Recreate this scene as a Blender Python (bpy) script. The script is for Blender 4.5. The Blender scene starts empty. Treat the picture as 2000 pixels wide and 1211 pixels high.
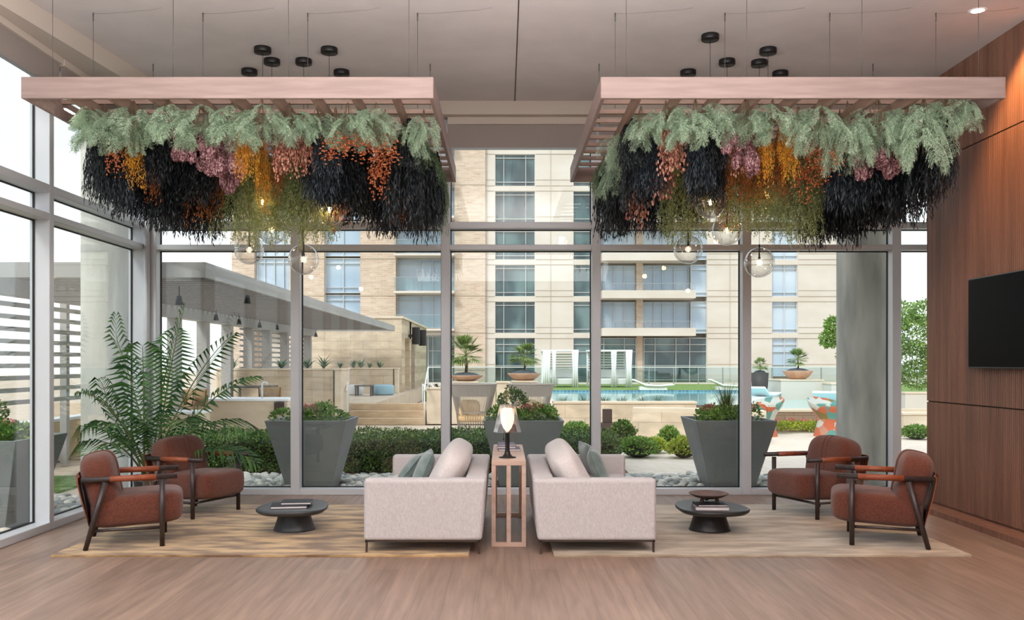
import bpy, math, random
from mathutils import Vector, Matrix, Euler, noise
random.seed(7)
PI = math.pi
SC = bpy.context.scene
COL = SC.collection
F = 1780.0; CU = 985.0; CV = 708.0; H = 1.5     # focal length in pixels, vanishing point, eye height

# ---------------------------------------------------------------- camera, sky, sun, lights, exposure
cam_d = bpy.data.cameras.new('camera'); cam = bpy.data.objects.new('camera', cam_d); COL.objects.link(cam)
cam_d.sensor_width = 36.0; cam_d.lens = F / 2000.0 * 36.0
cam_d.shift_x = (1000 - CU) / 2000.0; cam_d.shift_y = (CV - 605.5) / 2000.0
cam_d.clip_end = 400
cam.location = (0, 0, H); cam.rotation_euler = (PI / 2, 0, 0)
SC.camera = cam
SC.view_settings.view_transform = 'Standard'; SC.view_settings.look = 'None'
SC.view_settings.gamma = 1.0; SC.view_settings.use_curve_mapping = False
SC.view_settings.exposure = 0.45

w = bpy.data.worlds.new('world'); SC.world = w; w.use_nodes = True
nt = w.node_tree; bg = nt.nodes['Background']
tc = nt.nodes.new('ShaderNodeTexCoord'); sx = nt.nodes.new('ShaderNodeSeparateXYZ'); cr = nt.nodes.new('ShaderNodeValToRGB')
nt.links.new(tc.outputs['Generated'], sx.inputs[0]); nt.links.new(sx.outputs['Z'], cr.inputs[0])
cr.color_ramp.elements[0].color = (0.90, 0.93, 0.96, 1); cr.color_ramp.elements[1].color = (0.80, 0.88, 1.0, 1)
nt.links.new(cr.outputs[0], bg.inputs[0]); bg.inputs[1].default_value = 1.2

def light(kind, name, loc, power, color=(1, 1, 1), rot=(0, 0, 0), **kw):
    l = bpy.data.lights.new(name, kind); l.energy = power; l.color = color
    for k, v in kw.items(): setattr(l, k, v)
    o = bpy.data.objects.new(name, l); COL.objects.link(o); o.location = loc; o.rotation_euler = rot
    return o
light('SUN', 'sun', (0, 0, 30), 1.75, (1.0, 0.97, 0.93), (math.radians(48), 0, math.radians(-28)), angle=math.radians(14))
# added out-of-view fill: area lights brighten the room, one faces the ceiling
for x_ in (-2.2, 2.4):
    light('AREA', 'overhead_fill_light', (x_, 3.0, 4.3), 48, (1.0, 0.985, 0.98), (math.radians(32), 0, 0), shape='RECTANGLE', size=2.6, size_y=1.6)
light('AREA', 'overhead_fill_light', (0.2, -2.0, 4.3), 130, (1.0, 0.985, 0.98), (math.radians(25), 0, 0), shape='RECTANGLE', size=5.0, size_y=3.0)
light('AREA', 'upward_fill_light', (0, 3.2, 2.6), 560, (1.0, 0.97, 0.96), (math.radians(180), 0, 0), shape='RECTANGLE', size=6.0, size_y=1.6)

# ---------------------------------------------------------------- helpers
def U(u, Y): return (u - CU) * Y / F
def Zv(v, Y): return H + (CV - v) * Y / F
def Yg(v, z): return (H - z) * F / (v - CV)      # depth of a floor point at height z

def srgb(r, g, b):
    f = lambda c: (c / 255 / 12.92) if c / 255 <= 0.04045 else ((c / 255 + 0.055) / 1.055) ** 2.4
    return (f(r), f(g), f(b), 1.0)

class MB:
    def __init__(s): s.v = []; s.f = []; s.sm = []
    def add(s, vs, fs, smooth=False, M=None):
        b = len(s.v)
        if M is not None: vs = [M @ Vector(p) for p in vs]
        s.v.extend([tuple(p) for p in vs])
        for f in fs: s.f.append(tuple(i + b for i in f)); s.sm.append(smooth)
        return s
    def box(s, x0, x1, y0, y1, z0, z1, M=None):
        vs = [(x, y, z) for z in (z0, z1) for y in (y0, y1) for x in (x0, x1)]
        return s.add(vs, [(0, 2, 3, 1), (4, 5, 7, 6), (0, 1, 5, 4), (2, 6, 7, 3), (0, 4, 6, 2), (1, 3, 7, 5)], False, M)
    def prism(s, poly, z0, z1, M=None, smooth=False):
        n = len(poly)
        vs = [(x, y, z0) for x, y in poly] + [(x, y, z1) for x, y in poly]
        s.add(vs, [tuple(range(n - 1, -1, -1)), tuple(range(n, 2 * n))], False, M)
        return s.add(vs, [(i, (i + 1) % n, n + (i + 1) % n, n + i) for i in range(n)], smooth, M)
    def tube(s, pts, r, n=8, cap=True, M=None, smooth=True):
        pts = [Vector(p) for p in pts]; m = len(pts)
        rr = r if isinstance(r, (list, tuple)) else [r] * m
        vs = []; up = None
        for i, p in enumerate(pts):
            t = (pts[min(i + 1, m - 1)] - pts[max(i - 1, 0)]).normalized()
            if up is None:
                a = Vector((0, 0, 1)) if abs(t.z) < 0.9 else Vector((1, 0, 0))
                up = (a - t * a.dot(t)).normalized()
            else:
                up = (up - t * up.dot(t)); up = up.normalized() if up.length > 1e-6 else Vector((1, 0, 0))
            b = t.cross(up)
            for k in range(n):
                a = 2 * PI * k / n
                vs.append(p + (up * math.cos(a) + b * math.sin(a)) * rr[i])
        fs = [(i * n + k, i * n + (k + 1) % n, (i + 1) * n + (k + 1) % n, (i + 1) * n + k) for i in range(m - 1) for k in range(n)]
        if cap: fs += [tuple(range(n - 1, -1, -1)), tuple(range((m - 1) * n, m * n))]
        return s.add(vs, fs, smooth, M)
    def lathe(s, prof, n=32, M=None, smooth=True, a0=0, a1=2 * PI):
        full = abs(a1 - a0 - 2 * PI) < 1e-6; k = n if full else n + 1
        vs = [(r * math.cos(a0 + (a1 - a0) * j / n), r * math.sin(a0 + (a1 - a0) * j / n), z) for r, z in prof for j in range(k)]
        fs = []
        for i in range(len(prof) - 1):
            for j in range(n):
                j2 = (j + 1) % k
                fs.append((i * k + j, i * k + j2, (i + 1) * k + j2, (i + 1) * k + j))
        return s.add(vs, fs, smooth, M)
    def sell(s, c, r, e1=0.5, e2=0.5, nu=28, nv=16, M=None):     # superellipsoid: soft upholstered block
        sp = lambda x, e: math.copysign(abs(x) ** e, x)
        vs = []
        for i in range(nv + 1):
            ph = -PI / 2 + PI * i / nv
            for j in range(nu):
                th = 2 * PI * j / nu
                vs.append((c[0] + r[0] * sp(math.cos(ph), e1) * sp(math.cos(th), e2),
                           c[1] + r[1] * sp(math.cos(ph), e1) * sp(math.sin(th), e2),
                           c[2] + r[2] * sp(math.sin(ph), e1)))
        fs = [(i * nu + j, i * nu + (j + 1) % nu, (i + 1) * nu + (j + 1) % nu, (i + 1) * nu + j) for i in range(nv) for j in range(nu)]
        return s.add(vs, fs, True, M)
    def pillow(s, wx, wy, t, n=16, M=None, pinch=0.10):
        def P(i, j, sg):
            a = -1 + 2 * i / n; b = -1 + 2 * j / n
            k = 1 - pinch * (1 - abs(b) ** 2) * (abs(a) ** 3); l = 1 - pinch * (1 - abs(a) ** 2) * (abs(b) ** 3)
            h = max(0, (1 - abs(a) ** 3.2)) ** 0.55 * max(0, (1 - abs(b) ** 3.2)) ** 0.55
            return (a * wx / 2 * k, b * wy / 2 * l, sg * t / 2 * h)
        for sg in (1, -1):
            vs = [P(i, j, sg) for i in range(n + 1) for j in range(n + 1)]
            fs = []
            for i in range(n):
                for j in range(n):
                    q = (i * (n + 1) + j, (i + 1) * (n + 1) + j, (i + 1) * (n + 1) + j + 1, i * (n + 1) + j + 1)
                    fs.append(q if sg > 0 else q[::-1])
            s.add(vs, fs, True, M)
        return s
    def mesh(s, name):
        me = bpy.data.meshes.new(name); me.from_pydata(s.v, [], s.f)
        me.polygons.foreach_set('use_smooth', s.sm); me.update(); return me

def obj(name, mb, mat, parent=None, loc=None):
    me = mb.mesh(name) if isinstance(mb, MB) else mb
    if mat is not None and not me.materials: me.materials.append(mat)
    o = bpy.data.objects.new(name, me); COL.objects.link(o)
    if parent: o.parent = parent
    if loc: o.location = loc
    return o
def tag(o, label, cat, group=None, kind=None):
    if label: o['label'] = label
    if cat: o['category'] = cat
    if group: o['group'] = group
    if kind: o['kind'] = kind
    return o
def thing(name, label, cat, loc=(0, 0, 0), rz=0, group=None):
    o = bpy.data.objects.new(name, None); COL.objects.link(o); o.location = loc; o.rotation_euler = (0, 0, rz)
    o.empty_display_size = 0.1
    return tag(o, label, cat, group)
def struct(name, mb, mat, label=None, parent=None):
    o = obj(name, mb, mat, parent)
    if not parent: tag(o, label, None, kind='structure')
    return o
def bev(o, wd, seg=2):
    m = o.modifiers.new('bevel', 'BEVEL'); m.width = wd; m.segments = seg; m.limit_method = 'ANGLE'; m.angle_limit = math.radians(40)
    return o
def copy_tree(o, parent=None):
    c = o.copy(); COL.objects.link(c); c.parent = parent
    for ch in list(o.children): copy_tree(ch, c)
    return c
def rotm(x=0, y=0, z=0, loc=(0, 0, 0)): return Matrix.Translation(loc) @ Euler((x, y, z)).to_matrix().to_4x4()
ORD = ['', 'second ', 'third ', 'fourth ', 'fifth ', 'sixth ', 'seventh ', 'eighth ', 'ninth ', 'tenth ', 'eleventh ', 'twelfth ', 'thirteenth ', 'fourteenth ', 'fifteenth ', 'sixteenth ']

# ---------------------------------------------------------------- materials
def new_mat(name):
    m = bpy.data.materials.new(name); m.use_nodes = True
    n = m.node_tree.nodes; return m, n, m.node_tree.links, n['Principled BSDF']
def mat(name, c1, c2=None, rough=0.6, metal=0.0, scale=(8, 8, 8), bump=0.0, bscale=None, detail=4, lo=0.35, hi=0.65, emis=None, spec=0.5, sheen=0, coord='Object'):
    m, n, l, b = new_mat(name)
    b.inputs['Roughness'].default_value = rough; b.inputs['Metallic'].default_value = metal
    b.inputs['Specular IOR Level'].default_value = spec; b.inputs['Base Color'].default_value = c1
    if sheen: b.inputs['Sheen Weight'].default_value = sheen
    t = n.new('ShaderNodeTexCoord')
    if c2 is not None or bump:
        mp = n.new('ShaderNodeMapping'); mp.inputs['Scale'].default_value = scale; l.new(t.outputs[coord], mp.inputs[0])
        nz = n.new('ShaderNodeTexNoise'); nz.inputs['Scale'].default_value = 1; nz.inputs['Detail'].default_value = detail; l.new(mp.outputs[0], nz.inputs[0])
        if c2 is not None:
            r = n.new('ShaderNodeValToRGB'); r.color_ramp.elements[0].position = lo; r.color_ramp.elements[1].position = hi
            r.color_ramp.elements[0].color = c1; r.color_ramp.elements[1].color = c2
            l.new(nz.outputs['Fac'], r.inputs[0]); l.new(r.outputs[0], b.inputs['Base Color'])
        if bump:
            src = nz
            if bscale:
                mp2 = n.new('ShaderNodeMapping'); mp2.inputs['Scale'].default_value = bscale; l.new(t.outputs[coord], mp2.inputs[0])
                src = n.new('ShaderNodeTexNoise'); src.inputs['Scale'].default_value = 1; l.new(mp2.outputs[0], src.inputs[0])
            bp = n.new('ShaderNodeBump'); bp.inputs['Strength'].default_value = bump; bp.inputs['Distance'].default_value = 0.01
            l.new(src.outputs['Fac'], bp.inputs['Height']); l.new(bp.outputs[0], b.inputs['Normal'])
    if emis: b.inputs['Emission Color'].default_value = emis[0]; b.inputs['Emission Strength'].default_value = emis[1]
    return m
def leafmat(name, c1, c2, c3=None, rough=0.55, trans=0.0):     # colour varies from leaf to leaf
    m, n, l, b = new_mat(name)
    g = n.new('ShaderNodeNewGeometry'); r = n.new('ShaderNodeValToRGB')
    r.color_ramp.elements[0].color = c1; r.color_ramp.elements[1].color = c2
    if c3: e = r.color_ramp.elements.new(0.5); e.color = c3
    l.new(g.outputs['Random Per Island'], r.inputs[0]); l.new(r.outputs[0], b.inputs['Base Color'])
    b.inputs['Roughness'].default_value = rough
    if trans:
        tr = n.new('ShaderNodeBsdfTranslucent'); mx = n.new('ShaderNodeMixShader'); mx.inputs[0].default_value = trans
        l.new(r.outputs[0], tr.inputs[0]); l.new(b.outputs[0], mx.inputs[1]); l.new(tr.outputs[0], mx.inputs[2])
        l.new(mx.outputs[0], n['Material Output'].inputs[0])
    return m
def thin_glass(name, tint=(0.95, 0.98, 0.97, 1), base=0.04, edge=0.6, power=0.25, rough=0.0):
    m = bpy.data.materials.new(name); m.use_nodes = True; n = m.node_tree.nodes; l = m.node_tree.links; n.clear()
    o = n.new('ShaderNodeOutputMaterial'); t = n.new('ShaderNodeBsdfTransparent'); g = n.new('ShaderNodeBsdfGlossy'); x = n.new('ShaderNodeMixShader')
    t.inputs[0].default_value = tint; g.inputs['Roughness'].default_value = rough
    lw = n.new('ShaderNodeLayerWeight'); lw.inputs[0].default_value = power
    mr = n.new('ShaderNodeMapRange'); mr.inputs['To Min'].default_value = base; mr.inputs['To Max'].default_value = edge
    l.new(lw.outputs['Facing'], mr.inputs['Value']); l.new(mr.outputs[0], x.inputs[0])
    l.new(t.outputs[0], x.inputs[1]); l.new(g.outputs[0], x.inputs[2]); l.new(x.outputs[0], o.inputs[0]); return m
def brickmat(name, c1, c2, mortar, bw, bh, ms=0.004, rot=(0, 0, 0), offset=0.5, rough=0.75, grain=None, bump=0.3, gc=0.25):
    m, n, l, b = new_mat(name)
    t = n.new('ShaderNodeTexCoord'); mp = n.new('ShaderNodeMapping'); mp.inputs['Rotation'].default_value = rot
    l.new(t.outputs['Object'], mp.inputs[0])
    br = n.new('ShaderNodeTexBrick'); br.offset = offset
    br.inputs['Scale'].default_value = 1; br.inputs['Brick Width'].default_value = bw; br.inputs['Row Height'].default_value = bh
    br.inputs['Mortar Size'].default_value = ms; br.inputs['Color1'].default_value = c1; br.inputs['Color2'].default_value = c2; br.inputs['Mortar'].default_value = mortar
    l.new(mp.outputs[0], br.inputs[0])
    out = br.outputs[0]
    if grain:
        m2 = n.new('ShaderNodeMapping'); m2.inputs['Scale'].default_value = grain; l.new(mp.outputs[0], m2.inputs[0])
        nz = n.new('ShaderNodeTexNoise'); nz.inputs['Scale'].default_value = 1; nz.inputs['Detail'].default_value = 6; nz.inputs['Distortion'].default_value = 0.4
        l.new(m2.outputs[0], nz.inputs[0])
        r = n.new('ShaderNodeValToRGB'); r.color_ramp.elements[0].position = 0.3; r.color_ramp.elements[1].position = 0.7
        r.color_ramp.elements[0].color = (1 - gc, 1 - gc, 1 - gc, 1); r.color_ramp.elements[1].color = (1 + gc * .3,) * 3 + (1,)
        l.new(nz.outputs['Fac'], r.inputs[0])
        mx = n.new('ShaderNodeMix'); mx.data_type = 'RGBA'; mx.blend_type = 'MULTIPLY'; mx.inputs[0].default_value = 1
        l.new(out, mx.inputs[6]); l.new(r.outputs[0], mx.inputs[7]); out = mx.outputs[2]
    l.new(out, b.inputs['Base Color']); b.inputs['Roughness'].default_value = rough
    if bump:
        bp = n.new('ShaderNodeBump'); bp.inputs['Strength'].default_value = bump; bp.inputs['Distance'].default_value = 0.004; bp.invert = True
        l.new(br.outputs['Fac'], bp.inputs['Height']); l.new(bp.outputs[0], b.inputs['Normal'])
    return m

M = {}
M['floor'] = brickmat('oak_floor', srgb(154, 128, 112), srgb(139, 115, 100), srgb(112, 92, 80), 2.2, 0.19, 0.0012, (0, 0, PI / 2), 0.37, 0.42, (1.6, 22, 1), 0.05, 0.30)
M['ceiling'] = mat('ceiling_paint', srgb(212, 205, 203), srgb(206, 199, 197), 0.9, scale=(3, 3, 3), bump=0.1, bscale=(60, 60, 60))
M['soffit'] = mat('soffit_paint', srgb(196, 184, 172), rough=0.9)
M['white_wall'] = mat('plain_wall', srgb(205, 198, 192), rough=0.9)
M['wallwood'] = mat('walnut_panel', srgb(112, 78, 62), srgb(136, 97, 78), 0.55, scale=(14, 14, 0.8), detail=6, bump=0.12, bscale=(40, 40, 2))
M['gapdark'] = mat('dark_gap', srgb(35, 24, 20), rough=0.9)
M['metal'] = mat('aluminium_frame', srgb(206, 209, 213), srgb(198, 201, 206), 0.45, 0.2, scale=(1, 1, 1))
M['glass'] = thin_glass('window_glass', (0.95, 0.975, 0.97, 1), 0.03, 0.45, 0.2)
M['clear'] = thin_glass('clear_globe_glass', (0.99, 0.985, 0.98, 1), 0.03, 0.75, 0.45)
M['acrylic'] = thin_glass('clear_acrylic', (0.93, 0.90, 0.92, 1), 0.08, 0.8, 0.4)
M['lampfin'] = thin_glass('lamp_shade_acrylic', (0.96, 0.93, 0.92, 1), 0.07, 0.6, 0.4, 0.08)
M['shade'] = mat('shade_fabric', srgb(150, 140, 134), rough=0.9)
M['linen'] = mat('pale_linen', srgb(182, 175, 175), srgb(212, 206, 206), 0.95, scale=(150, 150, 45), detail=4, bump=0.2, bscale=(40, 40, 320), lo=.2, hi=.8, sheen=0.2)
M['cushlinen'] = mat('cushion_linen', srgb(204, 196, 193), srgb(222, 214, 211), 0.95, scale=(120, 120, 120), bump=0.35, bscale=(9, 9, 9), sheen=0.2)
M['teal'] = mat('sage_velvet', srgb(104, 122, 119), srgb(142, 156, 152), 0.7, scale=(9, 9, 9), bump=0.4, sheen=0.4)
M['rust'] = mat('rust_bouclé'.replace('é', 'e'), srgb(86, 43, 29), srgb(114, 60, 41), 0.95, scale=(90, 90, 90), bump=0.6, bscale=(220, 220, 220), sheen=0.25)
M['leather'] = mat('tan_leather', srgb(138, 68, 40), srgb(152, 80, 50), 0.45, scale=(20, 20, 20))
M['darkwood'] = mat('espresso_wood', srgb(46, 37, 36), srgb(60, 48, 46), 0.4, scale=(30, 30, 3))
M['blackmetal'] = mat('black_metal', srgb(28, 26, 27), rough=0.45, metal=0.3)
M['bronze'] = mat('bronze_leg', srgb(95, 84, 78), rough=0.35, metal=0.8)
M['oak'] = mat('limed_oak', srgb(190, 158, 140), srgb(206, 176, 158), 0.5, scale=(3, 3, 18), bump=0.05)
M['framewood'] = mat('pink_oak_beam', srgb(138, 118, 112), srgb(156, 135, 128), 0.55, scale=(2, 22, 22), detail=5)
M['slatwood'] = mat('oak_slat', srgb(138, 112, 98), srgb(152, 126, 112), 0.6, scale=(4, 4, 20))
M['rug_gold'] = mat('gold_silk_rug', srgb(114, 80, 44), srgb(204, 168, 116), 0.75, scale=(2.4, 8, 4), detail=7, lo=0.40, hi=0.62, bump=0.35, bscale=(14, 60, 10), sheen=0.3)
M['rug_pale'] = mat('beige_silk_rug', srgb(152, 132, 108), srgb(196, 180, 156), 0.75, scale=(2.2, 7, 4), detail=7, lo=0.40, hi=0.62, bump=0.35, bscale=(14, 60, 10), sheen=0.3)
M['tabletop'] = mat('charcoal_stone', srgb(58, 60, 64), srgb(66, 68, 72), 0.38, scale=(8, 8, 8))
M['tabletop2'] = mat('black_stone', srgb(40, 41, 42), srgb(50, 50, 51), 0.38, scale=(8, 8, 8))
M['claybowl'] = mat('dark_clay', srgb(92, 74, 68), srgb(112, 90, 82), 0.7, scale=(12, 12, 12), bump=0.3)
M['bookdark'] = mat('dark_book_cover', srgb(26, 26, 32), srgb(42, 42, 50), 0.6, scale=(12, 30, 12), lo=.55, hi=.6)
M['bookgrey'] = mat('grey_book_cover', srgb(128, 118, 124), rough=0.5)
M['bookblue'] = mat('violet_book_cover', srgb(84, 76, 108), rough=0.5)
M['paper'] = mat('book_paper', srgb(222, 216, 214), rough=0.8)
M['tv'] = mat('tv_screen', srgb(3, 3, 5), rough=0.4, spec=0.04)
M['tvcase'] = mat('tv_casing', srgb(34, 34, 38), rough=0.35)
M['bulb'] = mat('glowing_filament', (1, .6, .25, 1), emis=((1.0, 0.62, 0.28, 1), 30))
M['lampglow'] = mat('lamp_diffuser', (1, .8, .6, 1), emis=((1.0, 0.72, 0.45, 1), 1.5))
M['downglow'] = mat('downlight_lens', (1, 1, 1, 1), emis=((1, .9, .8, 1), 14))
M['cable'] = mat('steel_cable', srgb(95, 92, 92), rough=0.5, metal=0.5)
M['ceilcord'] = mat('pale_cord', srgb(140, 134, 132), rough=0.8)
M['palm'] = leafmat('palm_leaf', srgb(38, 84, 46), srgb(92, 134, 70), trans=0.25)
M['palmstem'] = mat('palm_stem', srgb(96, 118, 62), srgb(126, 132, 80), 0.6, scale=(8, 8, 3))
M['soil'] = mat('soil', srgb(60, 46, 38), srgb(84, 66, 54), 0.95, scale=(40, 40, 40), bump=0.5)
M['potdark'] = mat('dark_pot', srgb(60, 58, 56), rough=0.6)
# dried flower bunches
M['b_fern'] = leafmat('pale_fern', srgb(140, 170, 142), srgb(226, 240, 214), srgb(184, 208, 182), 0.8, 0.4)
M['b_olive'] = leafmat('olive_fern', srgb(130, 142, 88), srgb(196, 204, 150), srgb(162, 178, 124), 0.8, 0.25)
M['b_green'] = leafmat('green_fern', srgb(92, 118, 84), srgb(138, 160, 120), None, 0.8, 0.2)
M['b_dark'] = leafmat('dark_willow', srgb(14, 18, 22), srgb(40, 50, 54), srgb(24, 30, 35), 0.5)
M['b_slate'] = leafmat('slate_willow', srgb(28, 36, 46), srgb(70, 84, 92), srgb(42, 52, 62), 0.5)
M['b_pink'] = leafmat('pink_hydrangea', srgb(132, 82, 94), srgb(226, 190, 188), srgb(184, 132, 138), 0.7, 0.15)
M['b_gold'] = leafmat('golden_sprays', srgb(196, 112, 20), srgb(255, 206, 60), srgb(240, 160, 36), 0.7, 0.1)
M['b_rust'] = leafmat('rust_sprays', srgb(128, 70, 34), srgb(204, 124, 54), srgb(168, 94, 42), 0.8)
M['b_hip'] = leafmat('dusty_rosehips', srgb(132, 78, 64), srgb(216, 164, 140), srgb(178, 112, 90), 0.45)
M['b_orange'] = leafmat('orange_berries', srgb(140, 56, 30), srgb(230, 164, 104), srgb(196, 92, 44), 0.5)
M['b_stem'] = leafmat('dry_stems', srgb(90, 74, 54), srgb(140, 122, 92), None, 0.8)
# outside
M['concrete'] = mat('raw_concrete', srgb(180, 180, 172), srgb(212, 210, 202), 0.85, scale=(3, 3, 0.9), detail=8, bump=0.4, bscale=(30, 30, 8))
M['darkconc'] = mat('stained_concrete', srgb(160, 160, 152), srgb(206, 203, 194), 0.85, scale=(4, 4, 1.0), detail=8, bump=0.4, bscale=(30, 30, 8))
M['pave'] = brickmat('cream_pavers', srgb(228, 214, 198), srgb(216, 200, 182), srgb(192, 176, 160), 0.22, 0.11, 0.004, (0, 0, PI / 4), 0.5, 0.85, None, 0.2)
M['ground'] = mat('tan_ground', srgb(190, 172, 150), srgb(206, 188, 166), 0.9, scale=(2, 2, 2))
M['lime'] = brickmat('limestone_blocks', srgb(216, 198, 174), srgb(206, 186, 160), srgb(186, 166, 142), 0.9, 0.3, 0.008, (PI / 2, 0, 0), 0.5, 0.85, (2, 5, 2), 0.2)
M['limeplain'] = mat('pale_limestone', srgb(218, 202, 180), srgb(206, 188, 164), 0.85, scale=(1.5, 1.5, 5), detail=5)
M['step'] = mat('tan_step', srgb(204, 178, 146), srgb(186, 160, 130), 0.85, scale=(3, 8, 12))
M['planter'] = mat('grey_planter', srgb(124, 127, 127), srgb(134, 137, 136), 0.6, scale=(2, 2, 2))
M['stoneA'] = leafmat('river_stones', srgb(140, 144, 142), srgb(228, 222, 210), srgb(184, 184, 178), 0.75)
M['hedge'] = leafmat('hedge_leaf', srgb(44, 74, 30), srgb(126, 152, 70), srgb(78, 110, 46), 0.6, 0.1)
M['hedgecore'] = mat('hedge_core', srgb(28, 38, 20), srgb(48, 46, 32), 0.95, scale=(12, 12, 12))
M['bush'] = leafmat('bush_leaf', srgb(64, 104, 40), srgb(156, 186, 78), srgb(100, 142, 56), 0.6, 0.2)
M['yellowbush'] = leafmat('yellow_green_leaf', srgb(118, 146, 40), srgb(208, 208, 84), srgb(160, 180, 60), 0.6, 0.2)
M['flower'] = leafmat('red_pink_flowers', srgb(176, 60, 66), srgb(214, 120, 128), None, 0.6)
M['agave'] = leafmat('agave_blade', srgb(60, 96, 70), srgb(128, 152, 122), None, 0.5)
M['treeleaf'] = leafmat('tree_leaf', srgb(72, 112, 42), srgb(166, 192, 92), srgb(112, 150, 62), 0.6, 0.25)
M['bark'] = mat('bark', srgb(72, 62, 52), srgb(104, 92, 78), 0.9, scale=(10, 10, 2), bump=0.5)
M['water'] = mat('pool_water', srgb(136, 200, 202), srgb(170, 214, 212), 0.06, scale=(1.2, 1.2, 1), bump=0.06, bscale=(3, 3, 3))
M['pooltile'] = brickmat('blue_pool_tile', srgb(84, 140, 160), srgb(56, 104, 132), srgb(150, 180, 185), 0.15, 0.15, 0.01, (PI / 2, 0, 0), 0.0, 0.3, None, 0)
M['grass'] = mat('lawn', srgb(84, 118, 50), srgb(128, 152, 76), 0.95, scale=(9, 9, 9), bump=0.6, bscale=(60, 60, 60))
M['brick'] = brickmat('tan_brick', srgb(206, 186, 166), srgb(192, 168, 146), srgb(204, 188, 172), 0.55, 0.16, 0.02, (PI / 2, 0, 0), 0.5, 0.9, (1.6, 5, 1), 0, 0.14)
M['stucco'] = mat('cream_stucco', srgb(208, 201, 191), srgb(200, 191, 179), 0.9, scale=(.4, .4, .8))
M['stuccoline'] = mat('stucco_shadow_joint', srgb(184, 170, 152), rough=0.9)
M['tealglass'] = mat('teal_glass', srgb(38, 62, 66), srgb(96, 122, 122), 0.08, scale=(.5, .5, .3), detail=2, lo=.4, hi=.6, spec=0.9)  # noise between the two tones paints a reflection pattern into the glass colour
M['blueglass'] = mat('blue_glass', srgb(150, 172, 192), srgb(194, 208, 220), 0.1, scale=(.2, .2, .25), detail=1, spec=0.8)
M['winframe'] = mat('white_window_frame', srgb(214, 216, 214), rough=0.6)
M['railmetal'] = mat('grey_rail', srgb(150, 156, 158), rough=0.5, metal=0.4)
M['railglass'] = thin_glass('balcony_glass', (0.80, 0.88, 0.88, 1), 0.08, 0.6, 0.3)
M['pergola'] = mat('grey_pergola_paint', srgb(160, 157, 154), srgb(168, 165, 162), 0.7, scale=(1, 1, 1))
M['pergslat'] = mat('brown_pergola_slat', srgb(104, 97, 92), rough=0.75)
M['white'] = mat('white_canvas', srgb(238, 240, 242), rough=0.85)
M['whitecurtain'] = mat('white_curtain', srgb(244, 245, 247), rough=0.9, bump=0.2, scale=(30, 3, 1))
M['rope'] = mat('grey_rope', srgb(150, 142, 136), rough=0.9)
M['sandcush'] = mat('sand_cushion', srgb(206, 170, 124), srgb(218, 184, 140), 0.9, scale=(6, 6, 6))
M['terracotta'] = mat('pale_terracotta', srgb(206, 168, 142), srgb(190, 150, 124), 0.8, scale=(5, 5, 5))
M['gravel'] = mat('dark_gravel', srgb(52, 58, 66), srgb(110, 116, 122), 0.8, scale=(30, 30, 30), bump=0.8)
M['blueseat'] = mat('pale_blue_fabric', srgb(148, 182, 196), rough=0.8)
M['wicker'] = mat('tan_wicker', srgb(184, 154, 116), srgb(160, 130, 96), 0.8, scale=(40, 40, 40), bump=0.5)
M['corten'] = mat('dark_bollard', srgb(66, 50, 44), rough=0.7)
def woven():
    m, n, l, b = new_mat('teal_orange_weave')
    t = n.new('ShaderNodeTexCoord'); vo = n.new('ShaderNodeTexVoronoi'); vo.inputs['Scale'].default_value = 5.5
    sp = n.new('ShaderNodeSeparateColor'); r = n.new('ShaderNodeValToRGB'); r.color_ramp.interpolation = 'CONSTANT'
    cs = [(0, srgb(206, 208, 198)), (.3, srgb(206, 108, 74)), (.52, srgb(98, 156, 146)), (.75, srgb(196, 140, 118)), (.9, srgb(140, 120, 70))]
    r.color_ramp.elements[0].color = cs[0][1]; r.color_ramp.elements[1].position = cs[1][0]; r.color_ramp.elements[1].color = cs[1][1]
    for p, c in cs[2:]: e = r.color_ramp.elements.new(p); e.color = c
    wv = n.new('ShaderNodeTexWave'); wv.inputs['Scale'].default_value = 22; wv.bands_direction = 'DIAGONAL'
    mx = n.new('ShaderNodeMix'); mx.data_type = 'RGBA'; mx.blend_type = 'MULTIPLY'; mx.inputs[0].default_value = .35
    l.new(t.outputs['Object'], vo.inputs['Vector']); l.new(t.outputs['Object'], wv.inputs[0]); l.new(vo.outputs['Color'], sp.inputs[0]); l.new(sp.outputs[0], r.inputs[0])
    l.new(r.outputs[0], mx.inputs[6]); l.new(wv.outputs[0], mx.inputs[7]); l.new(mx.outputs[2], b.inputs['Base Color']); b.inputs['Roughness'].default_value = .8
    return m
M['woven'] = woven()

# ================================================================ THE ROOM
CZ = 4.40; XL = -4.06; XR = 4.40; YW = 10.31
struct('floor', MB().box(-4.3, 6.3, -8.2, 10.5, -0.12, 0.0), M['floor'], 'pinkish oak plank floor of the lobby')
cmb = MB().prism([(-4.35, -8.2), (6.3, -8.2), (6.3, 10.1), (-3.52, 10.1), (-4.06, 4.8), (-4.35, 4.8)], CZ, CZ + .4)
struct('ceiling', cmb, M['ceiling'], 'grey plaster ceiling')
smb = MB().prism([(-3.52, 10.1), (-4.06, 4.8), (-4.35, 4.8), (-4.35, 10.1)], 4.23, CZ + .4)
smb.box(-4.35, 6.3, 10.1, 10.62, 4.25, CZ + .4)
struct('trim_1', smb, M['soffit'], 'beige soffit band around the ceiling above the glass')
struct('trim_2', MB().box(.112, .120, 4.0, 10.1, CZ - .004, CZ + .002), M['gapdark'], 'thin dark joint running along the ceiling')

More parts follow.
